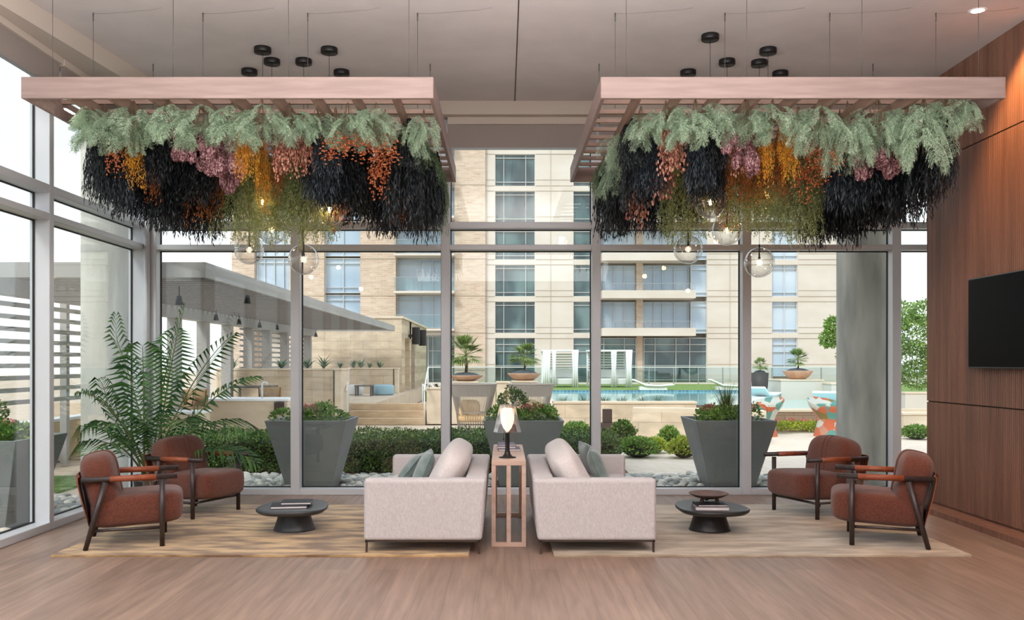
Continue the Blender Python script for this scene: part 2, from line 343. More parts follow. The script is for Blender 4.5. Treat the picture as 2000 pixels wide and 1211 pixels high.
# right wall of fluted walnut panels
rw = MB().box(4.42, 4.75, -8.2, 9.49, 0, CZ)
wall_r = struct('wall_right', rw, M['wallwood'], 'walnut wall with fluted panels')
def fluted(y0, y1, z0, z1):
    m = MB(); p = []; y = y0; pitch = 0.030
    while y + pitch <= y1:
        p += [(4.40, y), (4.40, y + .0205), (4.4115, y + .0215), (4.4115, y + .029)]; y += pitch
    p.append((4.40, y1)); n = len(p)
    m.add([(a, b, z0) for a, b in p] + [(a, b, z1) for a, b in p], [(i, n + i, n + i + 1, i + 1) for i in range(n - 1)])
    m.box(4.412, 4.42, y0, y1, z0, z1)
    m.add([(4.40, y1, z0), (4.42, y1, z0), (4.42, y1, z1), (4.40, y1, z1)], [(0, 1, 2, 3)])
    return m
for z0, z1 in ((0.075, 1.092), (1.104, 3.541), (3.553, CZ)):
    obj('fluted_panel', fluted(3.5, 9.488, z0, z1), M['wallwood'], wall_r)
    obj('flat_panel', MB().box(4.40, 4.42, -8.2, 3.498, z0, z1), M['wallwood'], wall_r)
obj('panel_gap', MB().box(4.415, 4.421, -8.2, 9.485, .07, CZ), M['gapdark'], wall_r)
struct('baseboard_right', MB().box(4.205, 4.42, -8.2, 9.6, 0.0, 0.055), M['wallwood'], 'low walnut plinth along the walnut wall')
struct('wall_back', MB().box(-4.3, 6.3, -8.35, -8.2, 0, CZ), M['white_wall'], 'plain wall behind the lobby')
struct('wall_side', MB().box(4.75, 6.3, 9.35, 9.49, 0, CZ).box(6.2, 6.35, 9.49, 10.5, 0, CZ), M['white_wall'], 'return wall beyond the walnut wall')

# curtain walls: each bay is a window with frame and panes
T1 = (2.775, 2.835); T2 = (3.02, 3.09)
def back_bay(n, x0, x1, label, first=False):
    m = MB(); d0, d1 = YW, YW + .18
    m.box(x0 - .05, x0 + .05, d0, d1, 0, 4.25)
    if n == 6: m.box(x1 - .05, x1 + .05, d0, d1, 0, 4.25)
    a, b = x0 + .05, x1 - .05
    for z0, z1 in ((0, .07), T1, T2, (4.18, 4.25)): m.box(a, b, d0, d1, z0, z1)
    fr = struct('window_%d' % n, m, M['metal'], label); bev(fr, .004, 1)
    p = MB()
    for z0, z1 in ((.07, T1[0]), (T1[1], T2[0]), (T2[1], 4.18)): p.box(a + .004, b - .004, d1 - .03, d1 - .02, z0 + .003, z1 - .003)
    obj('pane', p, M['glass'], fr)
    g = MB()
    for z0, z1 in ((.07, T1[0]), (T1[1], T2[0]), (T2[1], 4.18)):
        g.box(a, a + .012, d1 - .045, d1 - .03, z0, z1).box(b - .012, b, d1 - .045, d1 - .03, z0, z1).box(a, b, d1 - .045, d1 - .03, z0, z0 + .012).box(a, b, d1 - .045, d1 - .03, z1 - .012, z1)
    obj('gasket', g, M['blackmetal'], fr)
xs = [-3.99, U(576, YW), U(870, YW), U(1165, YW), U(1459, YW), U(1752, YW), 6.15]
wl = ['back window bay at the left corner behind the palm', 'back window bay behind the left coffee table', 'back window bay behind the left sofa',
      'back window bay behind the right sofa', 'back window bay in front of the concrete column', 'narrow visible back window bay beside the walnut wall']
for i in range(6): back_bay(i + 1, xs[i], xs[i + 1], wl[i])
def left_bay(n, y0, y1, label):
    m = MB(); d0, d1 = XL - .18, XL
    m.box(d0, d1, y1 - .05 if n > 7 else y1 - .03, y1 + .03 if n > 7 else y1, 0, 4.25)
    b_ = y1 - .05 if n > 7 else y1 - .03
    for z0, z1 in ((0, .07), T1, T2, (4.16, 4.25)): m.box(d0, d1, y0 + .03, b_, z0, z1)
    fr = struct('window_%d' % n, m, M['metal'], label); bev(fr, .004, 1)
    p = MB(); g = MB()
    for z0, z1 in ((.07, T1[0]), (T1[1], T2[0]), (T2[1], 4.16)):
        p.box(d0 + .02, d0 + .03, y0 + .034, b_ - .004, z0 + .003, z1 - .003)
        g.box(d0 + .03, d0 + .045, y0 + .03, y0 + .042, z0, z1).box(d0 + .03, d0 + .045, b_ - .012, b_, z0, z1)
        g.box(d0 + .03, d0 + .045, y0 + .03, b_, z0, z0 + .012).box(d0 + .03, d0 + .045, y0 + .03, b_, z1 - .012, z1)
    obj('pane', p, M['glass'], fr); obj('gasket', g, M['blackmetal'], fr)
ly = [10.31, 8.19, 6.05, 3.9, 1.75, -.4, -2.55, -4.7, -8.2]
ln = ['left side window bay nearest the corner', 'second left side window bay from the corner']
for i in range(8):
    left_bay(7 + i, ly[i + 1], ly[i], ln[i] if i < 2 else 'left side window bay outside the picture')
cp = MB().tube([(-4.03, 10.27, 0), (-4.03, 10.27, 4.25)], .035, 12)
cp.box(-4.24, XL, YW, YW + .18, 0, 4.25)
struct('trim_3', cp, M['metal'], 'grey metal corner post where the two glass walls meet')

# roller shades
def shade(name, a, b, pos, axis, zb, label):
    t = thing(name, label, 'roller shade', (0, 0, 0), 0, 'roller shades above the glass')
    f = MB(); r = MB(); h = MB()
    if axis == 'x':
        f.box(a, b, pos - .002, pos + .002, zb + .02, 4.2); r.box(a, b, pos - .008, pos + .008, zb, zb + .022); h.box(a, b, pos - .035, pos + .03, 4.17, 4.249)
    else:
        f.box(pos - .002, pos + .002, a, b, zb + .02, 4.2); r.box(pos - .008, pos + .008, a, b, zb, zb + .022); h.box(pos - .03, pos + .035, a, b, 4.17, 4.229)
    obj('shade_fabric', f, M['shade'], t); obj('bottom_bar', r, M['railmetal'], t); obj('headbox', h, M['soffit'], t)
sl = ['grey roller shade above the window behind the palm', 'grey roller shade behind the left flower frame', 'grey roller shade in the gap between the two flower frames',
      'grey roller shade behind the left half of the right flower frame', 'grey roller shade above the concrete column', 'grey roller shade beside the walnut wall']
for i in range(6): shade('roller_shade', xs[i] + .03, xs[i + 1] - .01, 10.24, 'x', 3.89, sl[i])
shade('roller_shade', 8.2, 10.1, -3.99, 'y', 3.92, 'grey roller shade of the left side window nearest the corner')
shade('roller_shade', 6.06, 8.17, -3.99, 'y', 3.92, 'grey roller shade at the top left edge of the view')

# ceiling downlight
dl = thing('recessed_downlight', 'bright round downlight in the ceiling near the walnut wall', 'ceiling light', (3.9, 7.51, CZ))
obj('trim_ring', MB().lathe([(.05, -.002), (.07, -.004), (.075, 0)], 24), M['white'], dl)
obj('lens', MB().lathe([(0, -.003), (.05, -.003)], 24), M['downglow'], dl)
light('SPOT', 'downlight_beam', (4.0, 7.5, CZ - .02), 170, (1, .52, .2), (0, math.radians(-22), 0), spot_size=math.radians(95), spot_blend=.6, shadow_soft_size=.04)

# television
tv = thing('television', 'black flat television on the walnut wall', 'television', (4.40, 7.76, 1.86))
bev(obj('casing', MB().box(-.075, -.035, -.74, .74, -.415, .415), M['tvcase'], tv), .006)
obj('screen', MB().box(-.078, -.0755, -.728, .728, -.400, .404), M['tv'], tv)
obj('wall_bracket', MB().box(-.035, -.001, -.25, .25, -.2, .2), M['blackmetal'], tv)

# ================================================================ RUGS
def rug(name, x0, x1, m, label):
    n = 60; mb = MB(); y0, y1 = 7.03, 9.54; pl = []
    for i in range(n): pl.append((x0 + (x1 - x0) * i / n, y0 + random.uniform(-.006, .006)))
    for i in range(n): pl.append((x1 + random.uniform(-.006, .006), y0 + (y1 - y0) * i / n))
    for i in range(n): pl.append((x1 - (x1 - x0) * i / n, y1 + random.uniform(-.006, .006)))
    for i in range(n): pl.append((x0 + random.uniform(-.006, .006), y1 - (y1 - y0) * i / n))
    mb.prism(pl, 0.0005, .014)
    return tag(bev(obj(name, mb, m), .005), label, 'rug')
rug('area_rug', -3.5, -.276, M['rug_gold'], 'golden silk rug under the left sofa and left armchairs')
rug('area_rug', .383, 3.61, M['rug_pale'], 'pale beige silk rug under the right sofa and right armchairs')
RZ = .014

# ================================================================ SOFAS  (local: faces +x, back at x<0, long axis y)
def sofa(x0, x1, y0, y1, face, label):
    cx, cy = (x0 + x1) / 2, (y0 + y1) / 2; W = (x1 - x0) / 2; L = (y1 - y0) / 2
    t = thing('sofa', label, 'sofa', (cx, cy, 0), 0 if face > 0 else PI, 'pale linen sofas')
    ar = MB()
    # arms: slabs over the whole depth, outer back edge leaning a little
    for s in (-1, 1):
        a, b = (L - .15, L) if s > 0 else (-L, -L + .15)
        vs = [(-W + .035, a, .105), (W, a, .105), (W, b, .105), (-W + .035, b, .105), (-W, a, .588), (W, a, .588), (W, b, .588), (-W, b, .588)]
        m = MB().add(vs, [(3, 2, 1, 0), (4, 5, 6, 7), (0, 1, 5, 4), (1, 2, 6, 5), (2, 3, 7, 6), (3, 0, 4, 7)])
        bev(obj('arm', m, M['linen'], t), .03, 4)
    vs = [(-W + .035, -L + .152, .105), (-W + .22, -L + .152, .105), (-W + .22, L - .152, .105), (-W + .035, L - .152, .105),
          (-W, -L + .152, .585), (-W + .17, -L + .152, .585), (-W + .17, L - .152, .585), (-W, L - .152, .585)]
    m = MB().add(vs, [(3, 2, 1, 0), (4, 5, 6, 7), (0, 1, 5, 4), (1, 2, 6, 5), (2, 3, 7, 6), (3, 0, 4, 7)])
    bev(obj('backrest', m, M['linen'], t), .025, 4)
    bev(obj('seat_base', MB().box(-W + .21, W - .02, -L + .152, L - .152, .105, .27), M['linen'], t), .02, 3)
    sc = MB().sell((.08, 0, .345), (W - .10, L - .158, .085), .35, .12, 48, 12)
    obj('seat_cushion', sc, M['cushlinen'], t)
    bm = MB()
    mt = rotm(0, math.radians(-119), 0, (-W + .345, -.02, .545))
    bm.sell((0, 0, 0), (.25, L - .22, .132), .6, .34, 44, 20, mt)
    obj('back_cushion', bm, M['cushlinen'], t)
    lg = [(W - .02, -1), (W - .02, 1), (-W + .06, -1), (-W + .06, 1)]
    for x, s in lg:
        y = s * (L - .03)
        on_rug = (face > 0 and cx + x > .383) or (face < 0 and cx - x < -.276)
        zb = RZ if on_rug else 0.0
        obj('leg', MB().box(x - .006, x + .006, y - .02, y + .02, zb, .105), M['bronze'], t)
    fr = MB().box(-W + .05, W - .01, -L + .01, -L + .03, .095, .107).box(-W + .05, W - .01, L - .03, L - .01, .095, .107).box(-W + .05, -W + .07, -L + .03, L - .03, .095, .107).box(W - .03, W - .01, -L + .03, L - .03, .095, .107)
    obj('base_frame', fr, M['bronze'], t)
    return t
SY0, SY1 = 7.12, 9.10
sofa(-1.10, -.14, SY0, SY1, -1, 'pale linen sofa left of the narrow console, facing left')
sofa(.225, 1.19, SY0, SY1, 1, 'pale linen sofa right of the narrow console, facing right')
def cushion(x, y, z, rx, ry, rz, sz, m, label, group):
    o = obj('throw_pillow', MB().pillow(sz, sz, .14, 16), m); o.location = (x, y, z); o.rotation_euler = (rx, ry, rz)
    o2 = obj('piping', MB().tube([(math.copysign(abs(math.cos(a)) ** .16, math.cos(a)) * sz / 2 * .985, math.copysign(abs(math.sin(a)) ** .16, math.sin(a)) * sz / 2 * .985, 0) for a in [2 * PI * k / 64 for k in range(65)]], .005, 6, False), m, o)
    return tag(o, label, 'pillow', group)
cushion(-.74, 8.35, .52, 0, math.radians(-66), .12, .38, M['teal'], 'sage green pillow on the left sofa nearest its back cushion', 'sage green throw pillows')
cushion(-.86, 8.62, .50, 0, math.radians(-50), -.15, .36, M['teal'], 'sage green pillow lying farther back on the left sofa', 'sage green throw pillows')
cushion(.86, 8.35, .53, 0, math.radians(-112), -.12, .40, M['teal'], 'sage green pillow on the right sofa nearest the camera', 'sage green throw pillows')
cushion(.84, 8.78, .55, 0, math.radians(-116), .1, .40, M['teal'], 'sage green pillow farther back on the right sofa', 'sage green throw pillows')

# ================================================================ CONSOLE, LAMP, BOOKS
ct = thing('console_table', 'tall narrow oak console table between the sofas', 'console table', (.036, 8.16, 0))
CW, CL = .14, .74
bev(obj('table_top', MB().box(-CW, CW, -CL, CL, .66, .70), M['oak'], ct), .003, 1)
b_ = .034
for sy in (-CL, CL - b_):
    for x in (-CW, -b_ / 2, CW - b_):
        o = obj('leg', MB().box(x, x + b_, sy, sy + b_, b_, .66), M['oak'], ct)
for sy in (-CL, CL - b_): obj('base_rail', MB().box(-CW, CW, sy, sy + b_, 0, b_), M['oak'], ct)
obj('stretcher', MB().box(-b_ / 2, b_ / 2, -CL + b_, CL - b_, 0, b_), M['oak'], ct)
lx, lyy = U(991, 7.66), 7.66
lamp = thing('table_lamp', 'glowing table lamp with clear fin shade on the console', 'lamp', (lx, lyy, .70))
obj('lamp_base', MB().lathe([(0, 0), (.072, 0), (.074, .006), (.045, .012), (.028, .03), (.020, .06), (.018, .10), (.021, .14), (.018, .20), (.03, .215), (0, .22)], 36), M['blackmetal'], lamp)
obj('diffuser', MB().lathe([(.012, .222), (.034, .25), (.050, .29), (.058, .335), (.061, .375), (.059, .41), (.03, .418), (0, .419)], 32), M['lampglow'], lamp)
fin = MB()
for k in range(8):
    a = 2 * PI * (k + .5) / 8; mt = Matrix.Rotation(a, 4, 'Z')
    fin.add([(.052, -.036, .445), (.052, .036, .445), (.106, .044, .215), (.106, -.044, .215), (.055, -.036, .445), (.055, .036, .445), (.109, .044, .215), (.109, -.044, .215)],
            [(0, 1, 2, 3), (7, 6, 5, 4), (0, 4, 5, 1), (1, 5, 6, 2), (2, 6, 7, 3), (3, 7, 4, 0)], False, mt)
obj('lamp_shade', fin, M['lampfin'], lamp)
obj('shade_ring', MB().lathe([(.05, .44), (.062, .44), (.062, .446), (.05, .446), (.05, .44)], 24, smooth=False), M['acrylic'], lamp)
obj('pull_switch', MB().tube([(-.03, -.01, .22), (-.032, -.012, .16)], .002, 6).sell((-.032, -.012, .155), (.006, .006, .01), 1, 1, 8, 6), M['blackmetal'], lamp)
light('POINT', 'lamp_bulb', (lx, lyy - .0, .70 + .33), 5, (1, .7, .42), shadow_soft_size=.06)
def book(x, y, z, w, d, h, rz, m, label, group):
    t = thing('book', label, 'book', (x, y, z), rz, group)
    c = MB().box(-w / 2, w / 2, -d / 2, d / 2, 0, .003).box(-w / 2, w / 2, -d / 2, d / 2, h - .003, h).box(-w / 2, -w / 2 + .003, -d / 2, d / 2, .003, h - .003)
    obj('cover', c, m, t); obj('pages', MB().box(-w / 2 + .004, w / 2 - .004, -d / 2 + .004, d / 2 - .004, .0035, h - .0035), M['paper'], t)
book(U(994, 8.35), 8.35, .70, .20, .27, .02, .03, M['bookblue'], 'violet covered book on the console, lowest of the pile', 'books on the console')
book(U(990, 8.38), 8.38, .72, .17, .25, .02, -.05, M['bookgrey'], 'grey book on the console, in the middle of the pile', 'books on the console')
book(U(989, 8.40), 8.40, .74, .155, .23, .016, .04, M['bookblue'], 'small dark book topmost of the console pile', 'books on the console')

# ================================================================ COFFEE TABLES
def coffee(x, y, m, rz, label):
    t = thing('coffee_table', label, 'coffee table', (x, y, RZ), rz, 'low pebble coffee tables')
    n = 48
    def ring(sx, sy, z, egg=.14):
        out = []
        for k in range(n):
            a = 2 * PI * k / n; c, s_ = math.cos(a), math.sin(a)
            c2 = math.copysign(abs(c) ** .82, c); s2 = math.copysign(abs(s_) ** .82, s_)
            out.append((sx * c2 * (1 - egg * s2), sy * s2, z))
        return out
    lv = [(.21, .27, .160), (.270, .35, .170), (.296, .378, .190), (.300, .382, .205), (.293, .375, .214), (.27, .35, .2165)]
    vs = []; 
    for sx_, sy_, z in lv: vs += ring(sx_, sy_, z)
    fs = [(i * n + k, i * n + (k + 1) % n, (i + 1) * n + (k + 1) % n, (i + 1) * n + k) for i in range(len(lv) - 1) for k in range(n)]
    mb = MB().add(vs, fs + [tuple(range(n - 1, -1, -1)), tuple(range((len(lv) - 1) * n, len(lv) * n))], True)
    for i in (-1, -2): mb.sm[i] = False
    obj('table_top', mb, m, t)
    obj('pedestal', MB().lathe([(0, 0), (.182, 0), (.184, .004), (.176, .02), (.15, .10), (.137, .162)], 48), m, t)
coffee(-1.87, 8.12, M['tabletop'], 0, 'low charcoal pebble-shaped coffee table on the golden rug')
coffee(1.825, 8.10, M['tabletop2'], .12, 'low black pebble-shaped coffee table on the beige rug')
TZ = RZ + .2167
book(-1.89, 8.02, TZ, .31, .24, .022, .16, M['bookdark'], 'large dark book lowest on the charcoal coffee table', 'books on the charcoal coffee table')
book(-1.84, 8.09, TZ + .022, .26, .20, .02, .10, M['bookdark'], 'dark patterned book topmost on the charcoal coffee table', 'books on the charcoal coffee table')
book(1.79, 7.92, TZ, .29, .22, .03, -.05, M['bookgrey'], 'thick grey book under the clay bowl', 'books on the black coffee table')
book(1.79, 7.93, TZ + .03, .26, .20, .016, .05, M['bookdark'], 'thin dark book directly under the clay bowl', 'books on the black coffee table')
bw = thing('footed_bowl', 'dark clay bowl with ball feet on the black coffee table', 'bowl', (1.79, 7.99, TZ + .046))
for k in range(3):
    a = PI / 2 + 2 * PI * k / 3
    obj('foot', MB().sell((.075 * math.cos(a), .075 * math.sin(a), .019), (.02, .02, .019), 1, 1, 14, 10), M['claybowl'], bw)
obj('bowl_body', MB().lathe([(0, .034), (.07, .034), (.12, .047), (.16, .068), (.172, .078), (.168, .082), (.15, .072), (.10, .054), (0, .045)], 48), M['claybowl'], bw)

# ================================================================ ARMCHAIRS (local: faces +x)
def armchair():
    t = thing('armchair', 'x', 'armchair', (0, 0, 0), 0, 'rust armchairs with dark wooden frames')
    LY = .315
    for s in (-1, 1):
        obj('leg', MB().tube([(.27, s * LY, 0), (.27, s * LY, .535)], [.020, .023], 14), M['darkwood'], t)
        obj('leg', MB().tube([(-.30, s * LY, 0), (-.155, s * LY, .535)], [.019, .023], 14), M['darkwood'], t)
        arm = obj('armrest', MB().tube([(-.33, s * LY, .555), (.385, s * LY, .563)], .0215, 16), M['darkwood'], t)
        obj('leather_wrap', MB().tube([(-.12, s * LY, .557), (.225, s * LY, .561)], .0245, 16), M['leather'], arm)
        obj('side_rail', MB().tube([(-.255, s * (LY - .018), .148), (.27, s * (LY - .018), .148)], .012, 10), M['darkwood'], t)
        obj('rear_rod', MB().tube([(-.335, s * (LY - .03), .55), (-.265, s * (LY - .03), .165)], .006, 8), M['blackmetal'], t)
    obj('cross_rail', MB().tube([(.262, -LY, .148), (.262, LY, .148)], .012, 10), M['darkwood'], t)
    obj('cross_rail', MB().tube([(-.255, -LY, .148), (-.255, LY, .148)], .012, 10), M['darkwood'], t)
    # leather back sling, bowed
    sl = MB(); n = 16; rows = [(-.345, .585), (-.362, .57), (-.36, .53), (-.335, .40), (-.305, .28), (-.275, .17)]
    vs = []
    for k, off in enumerate((0, .008)):
        for x, z in rows:
            for j in range(n + 1):
                y = -LY + 2 * LY * j / n; bow = -.035 * (1 - (y / LY) ** 2) * (z - .1) / .45
                vs.append((x + bow + off, y * (.99 - .10 * (.585 - z) / .4), z))
    R = len(rows); N = n + 1
    fs = []
    for i in range(R - 1):
        for j in range(n):
            q = (i * N + j, i * N + j + 1, (i + 1) * N + j + 1, (i + 1) * N + j); fs.append(q); fs.append(tuple(R * N + a for a in q[::-1]))
    for i in range(R - 1):
        for j in (0, n): fs.append((i * N + j, (i + 1) * N + j, R * N + (i + 1) * N + j, R * N + i * N + j))
    for i in (0, R - 1):
        for j in range(n): fs.append((i * N + j, i * N + j + 1, R * N + i * N + j + 1, R * N + i * N + j))
    sl.add(vs, fs, True); obj('back_sling', sl, M['leather'], t)
    seat = MB().sell((.075, 0, .290), (.352, .284, .137), .40, .28, 56, 20)
    seat.v = [(x, y, z + .018 * (x / .4) - (.02 if z > .3 else 0) * max(0, -x)) for x, y, z in seat.v]
    st = obj('seat_cushion', seat, M['rust'], t)
    mt = rotm(0, math.radians(-13), 0, (-.195, 0, .50))
    bk = MB().sell((0, 0, 0), (.125, .288, .255), .60, .45, 44, 24)
    # centre seam pinched across the cushion (upper bolster over lower part)
    bk.v = [(x * (1 + .18 * max(0, z / .245)), y, z) for x, y, z in bk.v]
    bk.v = [tuple(mt @ Vector(p)) for p in bk.v]
    bo = obj('back_cushion', bk, M['rust'], t)
    sm = MB()
    for yy in (-.03, .03):
        pts = []
        for k in range(15):
            a = -.25 + (PI / 2 + .9) * k / 14
            sp = lambda v, e: math.copysign(abs(v) ** e, v)
            r_ = .256 * sp(math.sin(a), .60); pts.append(mt @ Vector(((.1265 * sp(math.cos(a), .60)) * (1 + .18 * max(0, r_ / .245)), yy, r_)))
        sm.tube(pts, .004, 6)
    obj('seam', sm, M['rust'], bo)
    return t
ac = armchair()
def chair_at(p0, p1, fx, label, first=False):        # p0 near/first front leg foot, p1 second front leg foot; fx = facing x sign
    t = ac if first else copy_tree(ac)
    mx, my = (p0[0] + p1[0]) / 2, (p0[1] + p1[1]) / 2
    dx, dy = p1[0] - p0[0], p1[1] - p0[1]; n = math.hypot(dx, dy); nx, ny = dy / n, -dx / n
    if nx * fx < 0: nx, ny = -nx, -ny
    t.location = (mx - nx * .27, my - ny * .27, RZ); t.rotation_euler = (0, 0, math.atan2(ny, nx)); t['label'] = label
chair_at((-2.77, 7.38), (-2.975, 7.98), 1, 'rust armchair at the front left corner of the golden rug', True)
chair_at((-2.95, 8.64), (-2.69, 9.20), 1, 'rust armchair at the back left in front of the palm')
chair_at((2.83, 7.42), (3.035, 8.02), -1, 'rust armchair at the front right near the walnut wall')
chair_at((2.96, 8.61), (2.72, 9.20), -1, 'rust armchair at the back right before the concrete column')
# clear side tables
def side_table(x, y, label):
    t = thing('side_table', label, 'side table', (x, y, RZ), 0, 'clear side tables between the armchairs')
    obj('table_top', MB().lathe([(0, .40), (.20, .40), (.205, .405), (.205, .42), (.20, .425), (0, .425)], 40, smooth=False), M['acrylic'], t)
    obj('pedestal', MB().lathe([(0, 0), (.15, 0), (.15, .02), (.05, .05), (.03, .2), (.05, .37), (.12, .395), (0, .399)], 32), M['acrylic'], t)
side_table(-3.33, 8.52, 'round clear side table between the two left armchairs')
side_table(3.36, 8.60, 'round clear side table between the two right armchairs')

# ================================================================ INDOOR PALM
def frond(mb_r, mb_l, base, az, elev, L, droop, nl=25, ll=.46, lw=.025, twist=0.0):
    pts = []; p = Vector(base); d = Vector((math.cos(az) * math.cos(elev), math.sin(az) * math.cos(elev), math.sin(elev)))
    N = 18; side0 = Vector((-math.sin(az), math.cos(az), 0))
    for i in range(N + 1):
        pts.append(p.copy()); p = p + d * (L / N)
        d = (d + Vector((0, 0, -droop / N * (0.3 + 1.4 * i / N)))).normalized()
    mb_r.tube(pts, [.011 * (1 - .85 * i / N) + .0015 for i in range(N + 1)], 6)
    for k in range(nl):
        t = .28 + .72 * k / (nl - 1); f = t * N; i = min(int(f), N - 1); q = pts[i].lerp(pts[i + 1], f - i)
        dr = (pts[i + 1] - pts[i]).normalized(); up = side0.cross(dr) * -1
        if up.z < 0: up = -up
        s_ = max(0, math.sin(PI * min(1, max(0, (t - .24) / .77)))) ** .6; l = ll * (s_ * .85 + .15)
        for sg in (-1, 1):
            dd = (side0 * sg * .9 + dr * (.55 + .9 * max(0, t - .7)) + up * .22 + Vector((random.uniform(-.07, .07),) * 3)).normalized()
            w_ = dr.cross(up).normalized() * 0 + dr * lw * .5 + up * .0
            a = q; b = q + dd * l * .5 + Vector((0, 0, -.015 * l / .3)); c = q + dd * l + Vector((0, 0, -.13 * l / .3))
            mb_l.add([a, b + dr * lw * .6 + up * .003, c, b - dr * lw * .6 + up * .003], [(0, 1, 2, 3)])
pal = thing('potted_palm', 'tall feathery green palm in the left corner behind the armchair', 'potted plant', (-3.67, 9.42, 0))
obj('pot', MB().lathe([(0, 0), (.11, 0), (.13, .02), (.155, .30), (.16, .34), (.148, .34), (.145, .3), (0, .3)], 32), M['potdark'], pal)
obj('soil', MB().lathe([(0, .302), (.144, .302)], 24), M['soil'], pal)
random.seed(21)
D_ = math.radians
spec = [  # az, elev, L, droop
    (D_(178), 1.36, 1.75, .9), (D_(205), 1.12, 1.5, 1.5), (D_(15), 1.44, 1.80, .7), (D_(235), .95, 1.3, 1.9),
    (D_(-12), 1.16, 1.75, .9), (D_(-20), .85, 1.45, 1.6), (D_(-45), 1.0, 1.3, 1.9), (D_(250), 1.15, 1.35, 1.7),
    (D_(-70), 1.3, 1.5, 1.2), (D_(262), .80, 1.15, 1.6), (D_(-95), 1.05, 1.15, 1.9), (D_(80), 1.35, 1.6, .9),
    (D_(-8), .60, 1.2, 1.4), (D_(30), 1.05, 1.5, 1.2)]
for i, (az, el, L, dr) in enumerate(spec):
    r_ = MB(); lf = MB(); a = 2 * PI * i / 13
    frond(r_, lf, (.05 * math.cos(a), .05 * math.sin(a), .31), az, el, L, dr)
    # keep leaves off the glass
    def clampv(p): return (max(-.35, p[0]), min(.80, p[1]), p[2])
    r_.v = [clampv(p) for p in r_.v]; lf.v = [clampv(p) for p in lf.v]
    fo = obj('frond', lf, M['palm'], pal); obj('frond_stem', r_, M['palmstem'], fo)

# ================================================================ HANGING FRAMES
FY0, FY1, FZ0, FZ1 = 6.75, 9.90, 3.457, 3.616
def hang_frame(x0, x1, side, cxs):
    t = thing('hanging_wood_frame', '%s pinkish wooden lattice frame hung on cables with dried flowers' % side, 'ceiling frame', ((x0 + x1) / 2, (FY0 + FY1) / 2, FZ0), 0, 'wooden lattice frames hung from the ceiling')
    cx, cy = (x0 + x1) / 2, (FY0 + FY1) / 2; a = (x1 - x0) / 2; b = (FY1 - FY0) / 2; h = FZ1 - FZ0; k = .03
    for m_ in (MB().box(-a, a, -b, -b + k, 0, h), MB().box(-a, a, b - k, b, 0, h), MB().box(-a, -a + k, -b + k, b - k, 0, h), MB().box(a - k, a, -b + k, b - k, 0, h)):
        bev(obj('fascia_board', m_, M['framewood'], t), .003, 1)
    n = 10
    for i in range(1, n):
        x = -a + 2 * a * i / n
        obj('long_slat', MB().box(x - .016, x + .016, -b + k, b - k, .02, .118), M['slatwood'], t)
    n = 11
    for i in range(1, n):
        y = -b + 2 * b * i / n
        obj('cross_slat', MB().box(-a + k, a - k, y - .014, y + .014, .1185, .152), M['slatwood'], t)
    cs = (6.88, 7.56, 8.85)
    for yy in cs:
        for j, xx in enumerate(cxs):
            if yy > 8 and j in (1, 2): continue
            X, Y = xx - cx, yy - cy
            obj('cable', MB().tube([(X, Y, .15), (X, Y, CZ - FZ0)], .0022, 5), M['cable'], t)
            obj('cable_grip', MB().tube([(X, Y, CZ - FZ0 - .07), (X, Y, CZ - FZ0)], .005, 6), M['cable'], t)
    for yy, xx in ((7.56, cxs[0]), (7.56, cxs[1]), (7.56, cxs[2]), (7.56, cxs[3])):
        X, Y = xx - cx, yy - cy
        pts = [(X + .62 * j / 6, Y - .12 * j / 6, CZ - FZ0 - .004 - (.012 if 0 < j < 6 else 0)) for j in range(7)]
        obj('ceiling_cord', MB().tube(pts, .0013, 4), M['ceilcord'], t)
    return t
hang_frame(-3.58, -.525, 'left', (-3.41, -2.50, -1.63, -.72))
hang_frame(.715, 3.715, 'right', (.92, 1.83, 2.70, 3.58))
# small LED strips inside the left frame
ls = thing('strip_light', 'small white strip light inside the left corner of the left wooden frame', 'light', (U(136, 7.1), 7.1, FZ0 + .0))
obj('lens', MB().box(-.008, .008, -.07, .07, -.006, .0), M['downglow'], ls); obj('housing', MB().box(-.012, .012, -.08, .08, .0, .004), M['white'], ls)

# dried bunches: unit length 1, hanging from z=0 to z=-1, radius about .38
def leafquad(mb, p, d, l, wd, nrm=None):
    d = d.normalized(); s_ = d.cross(Vector((random.uniform(-1, 1), random.uniform(-1, 1), random.uniform(-1, 1))))
    s_ = s_.normalized() * wd if s_.length > 1e-4 else Vector((wd, 0, 0))
    mb.add([p, p + d * l * .45 + s_, p + d * l, p + d * l * .45 - s_], [(0, 1, 2, 3)])
def stem_path(r, th, L, N=8, bell=.75):
    return [Vector((r * (i / N) ** bell * math.cos(th), r * (i / N) ** bell * math.sin(th), -L * (i / N))) for i in range(N + 1)]
def at_t(pts, t):
    f = t * (len(pts) - 1); i = min(int(f), len(pts) - 2); return pts[i].lerp(pts[i + 1], f - i), (pts[i + 1] - pts[i]).normalized()
def rnd_stem(rmax=.4, lmin=.7, bell=.75):
    return stem_path(rmax * math.sqrt(random.random()), random.uniform(0, 2 * PI), random.uniform(lmin, 1), 8, bell)
def b_stems(n=18):
    m = MB()
    for _ in range(n): m.tube(rnd_stem(.28, .5), .004, 4, False)
    return m
def g_dark(seed):
    random.seed(seed); m = MB()
    for _ in range(190):
        p = rnd_stem(.46, .62, .55); lean = random.uniform(-.25, .25)
        for k in range(26):
            t = .08 + .92 * k / 25; q, d = at_t(p, t)
            dd = d * .8 + Vector((random.uniform(-.9, .9) + lean, random.uniform(-.9, .9), -.25)); leafquad(m, q, dd, random.uniform(.05, .10), .012)
    return m
